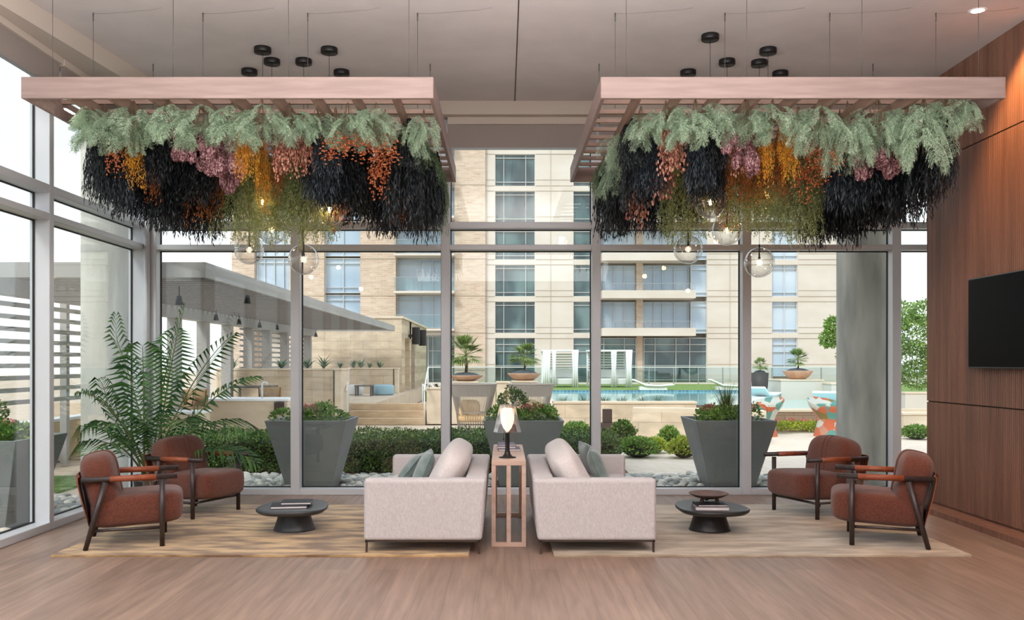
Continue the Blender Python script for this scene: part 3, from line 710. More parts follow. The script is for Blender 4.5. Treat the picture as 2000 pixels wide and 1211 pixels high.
def g_fern(seed, n=24, fl=(.36, .74), zr=(-.16, -.6), sp=.9):
    random.seed(seed); m = MB()
    for _ in range(n):
        th = random.uniform(0, 2 * PI); r0 = .22 * math.sqrt(random.random()); z0 = random.uniform(zr[1], zr[0])
        p = Vector((r0 * math.cos(th), r0 * math.sin(th), z0)); L = random.uniform(*fl)
        th2 = th + random.uniform(-.9, .9); d = Vector((math.cos(th2) * sp, math.sin(th2) * sp, random.uniform(-.5, .35))).normalized()
        L = min(L, (1 + z0) * 1.1 + .08)
        nrm = Vector((random.uniform(-.6, .6), random.uniform(-.6, .6), 1)); N = 15
        for k in range(N + 1):
            q = p.copy(); p = p + d * L / N; d = (d + Vector((0, 0, -.13))).normalized(); t = k / N
            m.add([q + Vector((.003, 0, 0)), q - Vector((.003, 0, 0)), p], [(0, 1, 2)])
            sd = d.cross(nrm)
            if sd.length < 1e-3: continue
            sd.normalize(); bl = L * .34 * math.sin(PI * min(1, .12 + .88 * (1 - t))) ** .8 * random.uniform(.7, 1.1)
            for sg in (-1, 1):
                bd = (sd * sg + d * .9 + Vector((random.uniform(-.25, .25), random.uniform(-.25, .25), -.25))).normalized()
                nn = 8
                for j in range(nn):
                    s_ = q + bd * bl * (j + .4) / nn + Vector((0, 0, -.25 * bl * (j / nn) ** 2))
                    for g2 in (-1, 1):
                        nd = (bd * .9 + bd.cross(nrm).normalized() * g2 * .9 + Vector((random.uniform(-.3, .3), random.uniform(-.3, .3), random.uniform(-.3, .2)))).normalized()
                        leafquad(m, s_, nd, random.uniform(.035, .06) * (1.1 - .5 * j / nn), .0042)
    return m
def g_haze(seed):
    random.seed(seed); m = MB()
    for _ in range(120):
        p = rnd_stem(.46, .5, .6)
        for k in range(15):
            t = .25 + .75 * k / 14; q, d = at_t(p, t)
            bd = (d * .8 + Vector((random.uniform(-1, 1), random.uniform(-1, 1), random.uniform(-.9, .3)))).normalized(); bl = random.uniform(.06, .12)
            for j in range(9):
                s_ = q + bd * bl * (j + .5) / 9
                leafquad(m, s_, bd * .7 + Vector((random.uniform(-1, 1), random.uniform(-1, 1), random.uniform(-1, 1))), random.uniform(.028, .05), .0055)
    return m
def ball(mb, c, r, n=6, nv=4):
    vs = []; 
    for i in range(nv + 1):
        ph = -PI / 2 + PI * i / nv
        for j in range(n): vs.append((c[0] + r * math.cos(ph) * math.cos(2 * PI * j / n), c[1] + r * math.cos(ph) * math.sin(2 * PI * j / n), c[2] + r * .85 * math.sin(ph)))
    mb.add(vs, [(i * n + j, i * n + (j + 1) % n, (i + 1) * n + (j + 1) % n, (i + 1) * n + j) for i in range(nv) for j in range(n)], True)
def g_hip(seed):
    random.seed(seed); m = MB()
    for _ in range(60):
        p = rnd_stem(.40, .6, .8)
        for k in range(6):
            q, d = at_t(p, random.uniform(.5, 1)); o = Vector((random.uniform(-.06, .06), random.uniform(-.06, .06), random.uniform(-.05, .03)))
            ball(m, q + o, random.uniform(.022, .034))
    return m
def g_hyd(seed):
    random.seed(seed); m = MB()
    for _ in range(11):
        p = rnd_stem(.34, .6, .8); q = p[-1] + Vector((0, 0, random.uniform(0, .15))); R = random.uniform(.13, .17)
        for k in range(190):
            n = Vector((random.gauss(0, 1), random.gauss(0, 1), random.gauss(0, 1))).normalized(); c = q + n * R * random.uniform(.8, 1)
            a = n.orthogonal().normalized(); b = n.cross(a); s = random.uniform(.018, .030); ang = random.random() * 3
            a, b = a * math.cos(ang) + b * math.sin(ang), b * math.cos(ang) - a * math.sin(ang)
            m.add([c + a * s, c + b * s + n * .008, c - a * s, c - b * s + n * .008], [(0, 1, 2, 3)])
    return m
def g_spray(seed):
    random.seed(seed); m = MB()
    for _ in range(46):
        p = rnd_stem(.34, .6, .7)
        for k in range(44):
            t = random.uniform(.22, 1); q, d = at_t(p, t); rr = .035 * math.sin(PI * (t - .1) / .95) + .01
            o = Vector((random.gauss(0, rr), random.gauss(0, rr), random.gauss(0, .01))); leafquad(m, q + o, d + Vector((random.uniform(-.9, .9), random.uniform(-.9, .9), 0)), random.uniform(.02, .045), .009)
    return m
def g_berry(seed):
    random.seed(seed); m = MB()
    for _ in range(44):
        p = rnd_stem(.42, .65, .8)
        for k in range(3):
            q, d = at_t(p, random.uniform(.7, 1)); o = Vector((random.uniform(-.07, .07), random.uniform(-.07, .07), random.uniform(-.06, .05)))
            c = q + o; s = random.uniform(.03, .045)
            ball(m, c, s * .45, 6, 3)
            for j in range(9):
                a = 2 * PI * j / 9; leafquad(m, c, Vector((math.cos(a), math.sin(a), random.uniform(-.5, .2))), s, .010)
    return m
GEN = {'fern': (g_fern, 'b_fern'), 'olive': (g_haze, 'b_olive'), 'green': (g_haze, 'b_green'), 'dark': (g_dark, 'b_dark'), 'slate': (g_dark, 'b_slate'),
       'pink': (g_hyd, 'b_pink'), 'gold': (g_spray, 'b_gold'), 'rust': (g_spray, 'b_rust'), 'hip': (g_hip, 'b_hip'), 'orange': (g_berry, 'b_orange')}
NM = {'fern': ('fern_bunch', 'pale green feathery fern bunch'), 'olive': ('asparagus_fern_bunch', 'olive green hazy fern bunch'), 'green': ('fern_bunch', 'deep green fern bunch'),
      'dark': ('willow_bunch', 'black narrow-leaved bunch'), 'slate': ('willow_bunch', 'slate blue narrow-leaved bunch'), 'pink': ('hydrangea_bunch', 'dusty pink hydrangea bunch'),
      'gold': ('goldenrod_bunch', 'bright golden orange spray bunch'), 'rust': ('spray_bunch', 'rusty brown spray bunch'), 'hip': ('rosehip_bunch', 'dusty salmon rosehip bunch'), 'orange': ('everlasting_bunch', 'red orange berry flower bunch')}
PROTO = {}
gs = b_stems().mesh('stems'); gs.materials.append(M['b_stem'])
for ty, (g, mn) in GEN.items():
    for v_ in range(2):
        me = g(100 + v_ * 7 + len(ty)).mesh('bunch'); me.materials.append(M[mn]); PROTO[(ty, v_)] = me
BL = [  # left frame: type, u, v_bottom, width px, depth Y
 ('fern',205,300,95,7.25),('fern',262,292,100,7.15),('fern',330,286,90,7.1),('fern',395,290,90,7.1),('fern',455,288,90,7.15),('fern',512,282,80,7.1),('fern',565,276,80,7.2),('fern',618,290,80,7.3),
 ('fern',680,282,90,7.2),('fern',735,278,80,7.2),('fern',790,310,70,7.5),('fern',828,300,55,7.4),('fern',300,282,80,7.5),('fern',430,270,80,7.6),('fern',650,268,70,7.5),('green',835,365,60,8.6),('green',815,330,60,7.9),('fern',176,268,60,7.2),
 ('dark',192,398,62,7.55),('slate',225,405,70,7.7),('dark',262,430,85,8.0),('dark',312,440,90,8.1),('dark',350,455,90,8.3),('dark',300,360,70,7.6),('dark',400,470,80,8.6),('dark',385,400,90,8.0),('dark',425,440,80,8.5),
 ('gold',262,372,62,7.5),('orange',222,345,45,7.4),('rust',300,400,50,7.8),('rust',382,445,90,8.25),('rust',415,430,60,8.3),('gold',485,362,62,7.5),('gold',512,420,44,7.9),('gold',470,350,40,7.4),
 ('pink',362,318,62,7.35),('pink',408,338,76,7.45),('pink',452,345,60,7.5),('pink',455,372,50,7.8),
 ('hip',556,352,62,7.5),('hip',590,345,58,7.6),('rust',540,400,50,8.0),
 ('slate',625,402,78,7.9),('dark',672,412,92,8.2),('slate',640,345,60,7.6),('dark',650,400,80,8.1),
 ('orange',655,318,70,7.3),('orange',705,316,80,7.35),('orange',752,320,70,7.4),('orange',738,392,52,7.8),('orange',745,355,50,7.6),
 ('dark',790,440,90,7.9),('dark',828,470,70,8.4),('dark',750,462,70,8.6),('dark',712,430,70,8.5),('dark',850,440,40,8.7),('dark',800,330,60,7.6),
 ('olive',455,462,90,8.5),('olive',502,475,90,8.4),('olive',580,472,100,8.4),('olive',622,468,80,8.6),('olive',545,440,80,8.6),('olive',610,400,60,8.3),('green',862,455,30,9.3),
 ('dark',330,452,90,9.0),('slate',245,415,80,8.0),('dark',690,440,80,9.0),('dark',770,452,80,9.0),('dark',815,450,80,8.8),
 ('hip',665,452,52,8.6),('hip',775,440,44,8.6),('orange',778,438,40,8.5)]
BR = [
 ('fern',1252,285,70,7.3),('fern',1222,330,60,7.9),('fern',1205,385,60,8.7),('fern',1300,280,80,7.15),('fern',1358,290,90,7.1),('fern',1390,268,80,7.2),('fern',1455,275,90,7.1),('fern',1510,275,80,7.1),('fern',1560,262,70,7.3),('fern',1600,300,80,7.1),
 ('fern',1655,318,80,7.15),('fern',1640,342,60,7.4),('fern',1715,298,84,7.1),('fern',1740,330,60,7.3),('fern',1805,335,80,7.0),('fern',1775,280,70,7.1),('fern',1892,262,60,6.98),('fern',1850,250,80,7.0),('fern',1430,255,90,7.5),
 ('green',1185,400,60,9.1),('green',1200,440,50,9.3),
 ('dark',1248,405,80,8.0),('dark',1195,468,80,9.0),('dark',1215,430,70,8.7),('slate',1272,380,70,7.8),('dark',1290,462,54,8.8),('dark',1232,330,60,7.6),
 ('hip',1315,352,66,7.5),('hip',1290,398,66,7.9),('hip',1240,445,56,8.6),('hip',1310,300,50,7.3),
 ('dark',1380,402,84,7.9),('slate',1365,372,64,7.6),('dark',1400,330,50,7.5),('dark',1345,440,60,8.6),
 ('pink',1430,300,46,7.3),('hip',1448,345,62,7.6),('pink',1455,340,60,7.5),
 ('rust',1440,405,80,8.2),('rust',1480,408,70,8.2),('rust',1420,448,50,8.7),('gold',1497,366,50,7.5),('gold',1545,362,50,7.5),('gold',1530,330,40,7.4),('rust',1520,400,60,8.0),
 ('orange',1580,330,56,7.4),('orange',1622,342,64,7.35),('orange',1572,396,58,7.8),('orange',1600,375,46,7.7),
 ('pink',1700,325,74,7.4),('pink',1755,315,64,7.35),('pink',1690,352,46,7.5),('pink',1730,345,60,7.5),
 ('slate',1650,410,84,7.8),('dark',1680,440,90,8.2),('dark',1630,462,90,8.5),('dark',1730,430,90,7.95),('dark',1775,425,90,7.7),('dark',1810,400,80,7.5),('dark',1838,368,64,7.3),('dark',1590,482,64,8.8),('dark',1700,400,80,7.7),('dark',1660,480,60,8.7),
 ('dark',1240,455,80,9.2),('dark',1700,455,90,8.6),('slate',1750,442,80,8.1),('dark',1620,470,90,8.9),('dark',1390,420,80,9.1),
 ('olive',1335,472,90,8.6),('olive',1370,440,70,8.5),('olive',1460,452,96,8.5),('olive',1500,440,80,8.6),('olive',1545,474,96,8.4),('olive',1580,450,60,8.3),('olive',1530,420,70,8.2),('rust',1420,455,60,8.7)]
def rank_label(lst, base, side, xs_):
    return None
def place_bunches(BB, side, xmin, xmax):
    byk = {}
    for i, e in enumerate(BB): byk.setdefault(e[0], []).append((e[1], e[2], i))
    rank = {}
    for k, l_ in byk.items():
        l_.sort()
        for j, q in enumerate(l_): rank[q[2]] = (j, len(l_))
    for i, (ty, u, vb, wp, Y) in enumerate(BB):
        x = min(max(U(u, Y), xmin + .06), xmax - .06)
        zt = FZ0 + .10; zb = Zv(vb, Y); L = zt - zb; wr = wp * Y / F * (1.2 if ty in ('fern', 'olive') else 1.12)
        me = PROTO[(ty, i % 2)]
        nm, base = NM[ty]; j, n = rank[i]
        if j <= n // 2: pos = ('%sfrom the left' % ORD[j]) if j else 'leftmost'
        else: pos = ('%sfrom the right' % ORD[n - 1 - j]) if j < n - 1 else 'rightmost'
        if pos.startswith(' '): pos = pos.strip()
        lab = '%s under the %s wooden frame, %s' % (base, side, pos)
        o = bpy.data.objects.new(nm, me); COL.objects.link(o); o.location = (x, Y, zt)
        o.scale = (wr, wr * 1.0, L); o.rotation_euler = (0, 0, random.uniform(0, 2 * PI))
        tag(o, lab, 'dried flower bunch', 'dried bunches under the %s wooden frame' % side)
        s = bpy.data.objects.new('stems', gs); COL.objects.link(s); s.parent = o; s.scale = (.7, .7, .8)
random.seed(5)
place_bunches(BL, 'left', -3.58, -.50); place_bunches(BR, 'right', .69, 3.75)

# ================================================================ PENDANT GLOBES
def pendant(cu, cvv, gu, gv, label, seen=True):
    Y = (CZ - H) * F / (CV - cvv); X = U(cu, Y); zg = Zv(gv, Y)
    t = thing('globe_pendant', label, 'pendant light', (X, Y, CZ), 0, 'clear glass globe pendants')
    obj('canopy', MB().lathe([(0, 0), (.076, 0), (.078, -.004), (.078, -.044), (.074, -.05), (0, -.05)], 32), M['blackmetal'], t)
    zr = zg - CZ; R = .145
    obj('cord', MB().tube([(0, 0, -.05), (0, 0, zr + R + .02)], .0022, 6), M['blackmetal'], t)
    obj('socket', MB().tube([(0, 0, zr + R + .03), (0, 0, zr + .045)], [.008, .008], 10).tube([(0, 0, zr + .055), (0, 0, zr + .028)], .012, 10), M['blackmetal'], t)
    prof = [(R * math.sin(a), zr + R * math.cos(a)) for a in [PI * k / 28 + .08 * (1 - k / 28) for k in range(29)]]
    obj('globe', MB().lathe(prof, 40), M['clear'], t)
    obj('bulb', MB().sell((0, 0, zr), (.011, .011, .026), 1, 1, 12, 10), M['bulb'], t)
    light('POINT', 'pendant_bulb', (X, Y, zg), 1.0, (1, .6, .3), shadow_soft_size=.03)
for a in [(513, 93, 513, 395, 'clear globe pendant hidden in the left bunches, from the back-left ceiling disc'), (531, 116, 536, 448, 'clear globe pendant half hidden below the left bunches beside the lowest left globe'),
          (487, 136, 487, 488, 'leftmost clear globe pendant below the left wooden frame'), (593, 116, 595, 507, 'lowest clear globe pendant below the left wooden frame'),
          (643, 94, 652, 410, 'highest visible clear globe pendant among the left bunches'), (667, 138, 667, 385, 'rightmost black-disc pendant above the left frame, globe hidden in bunches'),
          (1387, 68, 1388, 395, 'highest clear globe pendant among the right bunches'), (1500, 95, 1495, 380, 'clear globe pendant among golden sprays under the right frame'),
          (1420, 117, 1420, 450, 'clear globe pendant below rust sprays of the right frame'), (1483, 119, 1486, 513, 'lowest clear globe pendant below the right wooden frame'),
          (1344, 138, 1344, 487, 'leftmost clear globe pendant below the right wooden frame'), (1524, 140, 1524, 400, 'rightmost black-disc pendant above the right frame, globe hidden in bunches')]:
    pendant(*a)

# ================================================================ OUTSIDE: NEAR
GZ = -.05
def sg(name, mb, m, label): return struct(name, mb, m, label)
sg('ground', MB().box(-60, 80, -20, 150, -1.2, GZ - .03), M['ground'], 'tan ground of the courtyard')
sg('pavement', MB().box(1.75, 16, 12.55, 20.4, GZ - .03, GZ), M['pave'], 'cream herringbone brick pavement')
sg('path', MB().box(-7, 1.7, 14.7, 22.5, GZ - .03, GZ), M['ground'], 'tan path behind the hedge')
sg('pebble_bed', MB().box(-4.6, 7, 10.55, 12.5, GZ - .03, GZ - .02).box(-5.35, -4.62, 3, 10.55, GZ - .03, GZ - .02), M['soil'], 'soil bed under the river stones')
sg('lawn_strip', MB().box(-6.9, -5.37, 2, 12.5, GZ - .03, GZ), M['grass'], 'green grass strip outside the left windows')
# river stones
def stone_mesh(seed, nn=8, nv=6):
    random.seed(seed); m = MB().sell((0, 0, 0), (1, .72, .5), .9, .85, nn, nv)
    o = seed * 3.1
    m.v = [tuple(Vector(p) * (1 + .16 * noise.noise(Vector(p) * 1.3 + Vector((o, o, o))))) for p in m.v]; return m
protos = []
for k in range(5):
    mm = stone_mesh(k + 1).mesh('river_stone')
    sm_ = mat('river_stone_%s' % 'abcde'[k], [srgb(160, 164, 162), srgb(190, 190, 184), srgb(222, 216, 204), srgb(140, 146, 146), srgb(204, 192, 176)][k], [srgb(178, 182, 180), srgb(206, 206, 200), srgb(234, 228, 216), srgb(158, 164, 164), srgb(220, 208, 192)][k], .75, scale=(2, 2, 2))
    mm.materials.append(sm_); protos.append(mm)
random.seed(11); pos = []
def scatter(x0, x1, y0, y1, step):
    y = y0
    while y < y1:
        x = x0 + random.uniform(0, step)
        while x < x1:
            pos.append((x + random.uniform(-.02, .02), y + random.uniform(-.02, .02))); x += step * random.uniform(.85, 1.2)
        y += step * .68
scatter(-4.2, 5.2, 10.58, 12.45, .125); scatter(-5.3, -4.36, 5.6, 10.5, .125)
plc = [(-2.39, 11.42), (.23, 11.42), (2.79, 11.42), (-4.82, 8.6)]
pos = [p for p in pos if all(max(abs(p[0] - c[0]), abs(p[1] - c[1])) > .36 for c in plc) and math.hypot(p[0] - 4.55, p[1] - 11.5) > .42 and math.hypot(p[0] + 4.69, p[1] - 10.75) > .36]
pos.sort(key=lambda p: math.hypot(p[0], p[1]) + (4 if -1.1 < p[0] < 1.2 or p[0] < -4.36 and p[1] < 6.4 else 0) + (1.5 if p[0] > 4.4 else 0))
sid = []
for k, (x, y) in enumerate(pos):
    s = random.uniform(.05, .078); z = GZ - .02 + s * .42 + random.uniform(0, .025)
    if k < 300:
        o = bpy.data.objects.new('river_stone', protos[k % 5]); COL.objects.link(o); o.location = (x, y, z); o.scale = (s, s, s)
        o.rotation_euler = (random.uniform(-.3, .3), random.uniform(-.3, .3), random.uniform(0, PI))
        left = x < -4.3
        tag(o, 'smooth river stone in the pebble bed outside the %s' % ('left side windows' if left else 'back windows'), 'stone', 'river stones outside the %s' % ('left side windows' if left else 'back windows'))
rest = MB(); base_s = [stone_mesh(k + 1, 7, 4) for k in range(5)]
for k, (x, y) in enumerate(pos[300:]):
    s = random.uniform(.05, .078); b = base_s[k % 5]
    rest.add(b.v, b.f, True, rotm(random.uniform(-.3, .3), random.uniform(-.3, .3), random.uniform(0, PI), (x, y, GZ - .02 + s * .42 + random.uniform(0, .025))) @ Matrix.Scale(s, 4))
tag(obj('river_stones', rest, M['stoneA']), 'bed of pale river stones outside the back glass, the farther ones', 'stones', kind='stuff')

# leaf clouds
def cloud(mb, c, r, n, s, seed, top=True, flat=.3):
    random.seed(seed)
    for _ in range(n):
        d = Vector((random.gauss(0, 1), random.gauss(0, 1), random.gauss(0, 1))).normalized()
        if top and d.z < -.3: d.z = -d.z
        k = random.uniform(.72, 1.02) * (1 + .18 * noise.noise(d * 2.2 + Vector((seed, 0, 0))))
        p = Vector((c[0] + d.x * r[0] * k, c[1] + d.y * r[1] * k, c[2] + d.z * r[2] * k))
        leafquad(mb, p, d + Vector((random.uniform(-1, 1), random.uniform(-1, 1), random.uniform(-.6, .8))), s * random.uniform(.7, 1.3), s * .28)
    return mb
def blades(mb, c, n, L, wd, seed, spread=.9, up=1.0):
    random.seed(seed)
    for _ in range(n):
        a = random.uniform(0, 2 * PI); e = random.uniform(.25, 1) * spread; l = L * random.uniform(.6, 1)
        d = Vector((math.cos(a) * e, math.sin(a) * e, up)).normalized(); s_ = Vector((-math.sin(a), math.cos(a), 0)) * wd
        p = Vector(c); p1 = p + d * l * .55; p2 = p + d * l + Vector((math.cos(a), math.sin(a), 0)) * l * .18 * spread + Vector((0, 0, -.12 * l * e))
        mb.add([p - s_, p + s_, p1 + s_ * .8, p1 - s_ * .8, p2], [(0, 1, 2, 3), (3, 2, 4)])
    return mb
# tapered planters
def planter(x, y, label, plabel, kind, seed):
    t = thing('tapered_planter', label, 'planter', (x, y, GZ - .02), 0, 'grey tapered planters')
    b, tp, h = .27, .49, .87
    m = MB().add([(-b, -b, 0), (b, -b, 0), (b, b, 0), (-b, b, 0), (-tp, -tp, h), (tp, -tp, h), (tp, tp, h), (-tp, tp, h), (-tp + .035, -tp + .035, h), (tp - .035, -tp + .035, h), (tp - .035, tp - .035, h), (-tp + .035, tp - .035, h),
                 (-tp + .05, -tp + .05, h - .06), (tp - .05, -tp + .05, h - .06), (tp - .05, tp - .05, h - .06), (-tp + .05, tp - .05, h - .06)],
                 [(3, 2, 1, 0)] + [(i, (i + 1) % 4, 4 + (i + 1) % 4, 4 + i) for i in range(4)] + [(4 + i, 4 + (i + 1) % 4, 8 + (i + 1) % 4, 8 + i) for i in range(4)] + [(8 + i, 8 + (i + 1) % 4, 12 + (i + 1) % 4, 12 + i) for i in range(4)])
    bev(obj('planter_box', m, M['planter'], t), .006)
    obj('soil', MB().box(-tp + .055, tp - .055, -tp + .055, tp - .055, h - .09, h - .06), M['soil'], t)
    zt = GZ - .02 + h - .06
    pt = thing('planter_shrub', plabel, 'plant', (x, y, zt), 0, 'shrubs growing in the tapered planters')
    f = MB(); random.seed(seed)
    for k in range(9): cloud(f, (random.uniform(-.33, .33), random.uniform(-.33, .3), .06), (.15, .15, random.uniform(.10, .19)), 240, .045, seed + k)
    obj('foliage', f, M['bush'], pt)
    fl = MB()
    for k in range(4): cloud(fl, (random.uniform(-.33, .33), random.uniform(-.3, .1), .18), (.07, .07, .05), 22, .035, seed + 20 + k)
    obj('flowers', fl, M['flower'], pt)
    if kind == 'grass': obj('grass_blades', blades(MB(), (0, .05, .02), 150, .58, .004, seed, .45), M['hedge'], pt)
    if kind == 'bushy': obj('grass_blades', cloud(MB(), (-.12, .1, .18), (.2, .2, .26), 700, .04, seed + 3), M['hedge'], pt)
    return t
planter(-2.39, 11.42, 'grey tapered planter outside behind the left coffee table', 'low green shrub with pink flowers in the planter behind the left coffee table', 'low', 31)
planter(.23, 11.42, 'grey tapered planter outside behind the console lamp', 'bushy dark shrub in the planter behind the console lamp', 'bushy', 41)
planter(2.79, 11.42, 'grey tapered planter outside behind the right coffee table', 'shrub with tall grass in the planter behind the right coffee table', 'grass', 51)
planter(-4.84, 8.6, 'grey tapered planter outside the left side window at the picture edge', 'round green shrub in the planter at the left picture edge', 'bushy', 61)

# hedge
hd = thing('box_hedge', 'long clipped green hedge outside behind the left planter and sofas', 'hedge', (0, 13.7, GZ))
hx0, hx1 = -5.0, 1.62
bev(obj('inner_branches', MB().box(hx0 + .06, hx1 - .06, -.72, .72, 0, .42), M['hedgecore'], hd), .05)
random.seed(77); hm = MB()
for _ in range(26000):
    q = random.random()
    if q < .52: p = Vector((random.uniform(hx0, hx1), random.uniform(-.8, .8), .47)); nn = Vector((0, 0, 1))
    elif q < .94: p = Vector((random.uniform(hx0, hx1), -.8, random.uniform(0, .47))); nn = Vector((0, -1, .2))
    else: p = Vector((hx1, random.uniform(-.8, .8), random.uniform(0, .47))); nn = Vector((1, 0, 0))
    p += nn * (.05 * noise.noise(p * 2.5) + random.uniform(-.05, .03)); p.z = max(.01, p.z)
    leafquad(hm, p, nn * .5 + Vector((random.uniform(-1, 1), random.uniform(-1, 1), random.uniform(-.7, 1))), random.uniform(.03, .055), .013)
obj('leaves', hm, M['hedge'], hd)

# concrete columns
def column(x, y, r, m, label):
    o = MB().lathe([(0, 0), (r, 0), (r, 6.2), (0, 6.2)], 64); o.sm = [True] * len(o.sm)
    ob = obj('concrete_column', o, m); ob.location = (x, y, GZ - .03); 
    em = ob.modifiers.new('edge', 'EDGE_SPLIT'); em.split_angle = math.radians(60)
    return tag(ob, label, 'column')
column(4.55, 11.5, .34, M['darkconc'], 'round weathered concrete column outside the right end of the back glass')
column(-4.69, 10.75, .28, M['concrete'], 'round pale concrete column outside the left side window near the corner')

# ================================================================ OUTSIDE: LEFT, PERGOLA AND TERRACE
TE = .45
sg('terrace', MB().box(-12, -3.35, 23.6, 46, GZ, TE), M['ground'], 'raised tan terrace behind the steps')
st = thing('garden_steps', 'three wide tan stone steps rising to the terrace', 'steps', (-2.935, 22.6, GZ))
for k in range(3):
    bev(obj('step', MB().box(-.955, .955, .33 * k, 1.0, .167 * k, .167 * (k + 1)), M['step'], st), .01)
# stone walls
def wall_thing(name, x0, x1, y0, y1, z0, z1, m, label, cat='wall', cap=None, group=None):
    t = thing(name, label, cat, ((x0 + x1) / 2, (y0 + y1) / 2, z0), 0, group); a, b, h = (x1 - x0) / 2, (y1 - y0) / 2, z1 - z0
    bev(obj('wall_body', MB().box(-a, a, -b, b, 0, h - .05), m, t), .01)
    bev(obj('coping', MB().box(-a - .02, a + .02, -b - .02, b + .02, h - .05, h), cap or M['limeplain'], t), .008)
    return t
wall_thing('stone_wall', U(425, 22), U(652, 22), 21.9, 22.3, GZ, 1.36, M['lime'], 'tan limestone planter wall behind the outdoor counter')
wall_thing('stone_pier', U(652.5, 22) + .05, U(668, 22), 21.8, 23.0, GZ, 1.36, M['limeplain'], 'pale stone pier at the left side of the steps')
wall_thing('stone_wall', U(680, 31), U(768, 31), 30.9, 31.3, TE, 1.32, M['lime'], 'low stone planter wall behind the blue ottoman')
wall_thing('stone_pier', U(769, 31) + .05, U(778, 31), 30.9, 31.3, TE, 1.32, M['limeplain'], 'short pale stone pier at the right end of the ottoman wall')
wall_thing('stone_wall', U(833, 22.9), U(968, 22.9), 22.9, 23.5, GZ, Zv(757, 22.9), M['limeplain'], 'tan stone wall behind the left rope chair')
wall_thing('stone_pier', U(970, 22.6), U(996, 22.6), 22.6, 23.1, GZ, Zv(745, 22.6), M['limeplain'], 'square tan stone pier between the rope chairs')
# outdoor kitchen
wall_thing('outdoor_counter', U(392, 19), U(562, 19), 19.0, 20.0, GZ, Zv(779, 19), M['limeplain'], 'tan stone outdoor bar counter seen beside the palm', 'counter', M['white'])
wall_thing('outdoor_counter', U(300, 16.5), U(386, 16.5), 16.5, 17.2, GZ, Zv(804, 16.5), M['limeplain'], 'lower stone counter behind the palm stems', 'counter', M['white'])
wlamp = obj('wall_light', MB().box(-.10, .10, -.07, 0, -.13, .13), M['corten']); wlamp.location = (U(546, 19), 18.998, Zv(797, 19)); tag(bev(wlamp, .01), 'small dark wall light on the front of the outdoor bar counter', 'wall light')
wlamp = obj('wall_light', MB().box(-.10, .10, -.07, 0, -.13, .13), M['corten']); wlamp.location = (U(378, 16.5), 16.498, Zv(830, 16.5)); tag(bev(wlamp, .01), 'small dark wall light on the lower stone counter', 'wall light')
fau = thing('faucet', 'slim steel faucet standing on the outdoor bar counter', 'faucet', (U(512, 19.3), 19.3, Zv(779, 19)))
obj('spout', MB().tube([(0, 0, 0), (0, 0, .30), (.03, 0, .34), (.10, 0, .33), (.11, 0, .28)], .02, 8), M['winframe'], fau)
# bar table and wicker chairs
bt = thing('dining_table', 'dark rectangular outdoor table behind the stone bar counter', 'table', (U(496, 20.9), 20.9, GZ))
bev(obj('table_top', MB().box(-.47, .47, -.35, .35, .97, 1.02), M['pergslat'], bt), .01)
for sx_ in (-.44, .39):
    for sy in (-.33, .28): obj('leg', MB().box(sx_, sx_ + .05, sy, sy + .05, 0, .97), M['pergslat'], bt)
def wchair(x, y, z, label):
    t = thing('wicker_chair', label, 'chair', (x, y, z), 0, 'tan wicker bar chairs')
    obj('seat_shell', MB().lathe([(.16, .62), (.22, .66), (.25, .80), (.26, 1.0), (.24, 1.0), (.23, .8), (.2, .68), (0, .66)], 20, a0=-.3, a1=PI + .3), M['wicker'], t)
    obj('seat', MB().lathe([(0, .6), (.2, .6), (.22, .63), (.2, .66), (0, .67)], 20), M['wicker'], t)
    for k in range(4):
        a = PI / 4 + k * PI / 2; obj('leg', MB().tube([(.22 * math.cos(a), .22 * math.sin(a), 0), (.15 * math.cos(a), .15 * math.sin(a), .62)], .012, 6), M['darkwood'], t)
wchair(U(528, 20.3), 20.3, GZ, 'tan wicker chair right of the faucet on the outdoor bar')
wchair(U(357, 18.4), 18.4, GZ, 'tan wicker chair at the left among the palm fronds')
wchair(U(382, 18.6), 18.6, GZ, 'tan wicker chair just right of another behind the palm')
# pergola
pg = thing('garden_pergola', 'large grey slatted pergola roof on square columns outside left', 'pergola', (-6.5, 20, GZ))
PX0, PX1, PY0, PY1, PZ = -6.64, -3.72, 11.35, 31.0, 2.58
def L_(x0, x1, y0, y1, z0, z1): return MB().box(x0 + 6.5, x1 + 6.5, y0 - 20, y1 - 20, z0 - GZ, z1 - GZ)
obj('fascia', L_(PX1 - .06, PX1, PY0, PY1, PZ - .02, PZ + .17), M['pergola'], pg)
obj('fascia', L_(PX0, PX1 - .06, PY0, PY0 + .06, PZ - .02, PZ + .17), M['pergola'], pg)
obj('fascia', L_(PX0, PX1 - .06, PY1 - .06, PY1, PZ - .02, PZ + .17), M['pergola'], pg)
y = PY0 + .4
while y < PY1 - .2:
    obj('roof_slat', L_(PX0, PX1 - .061, y, y + .10, PZ + .02, PZ + .15), M['pergslat'], pg); y += .30
for xx in (-6.62,): obj('long_beam', L_(xx, xx + .24, PY0 + .06, PY1 - .06, PZ - .2, PZ + .019), M['pergola'], pg)
for u in (341, 397, 444, 486, 521, 556, 601):
    Y = 6.5 * F / (CU - u); obj('post', L_(-6.61, -6.39, Y - .11, Y + .11, GZ, PZ - .201), M['pergola'], pg)
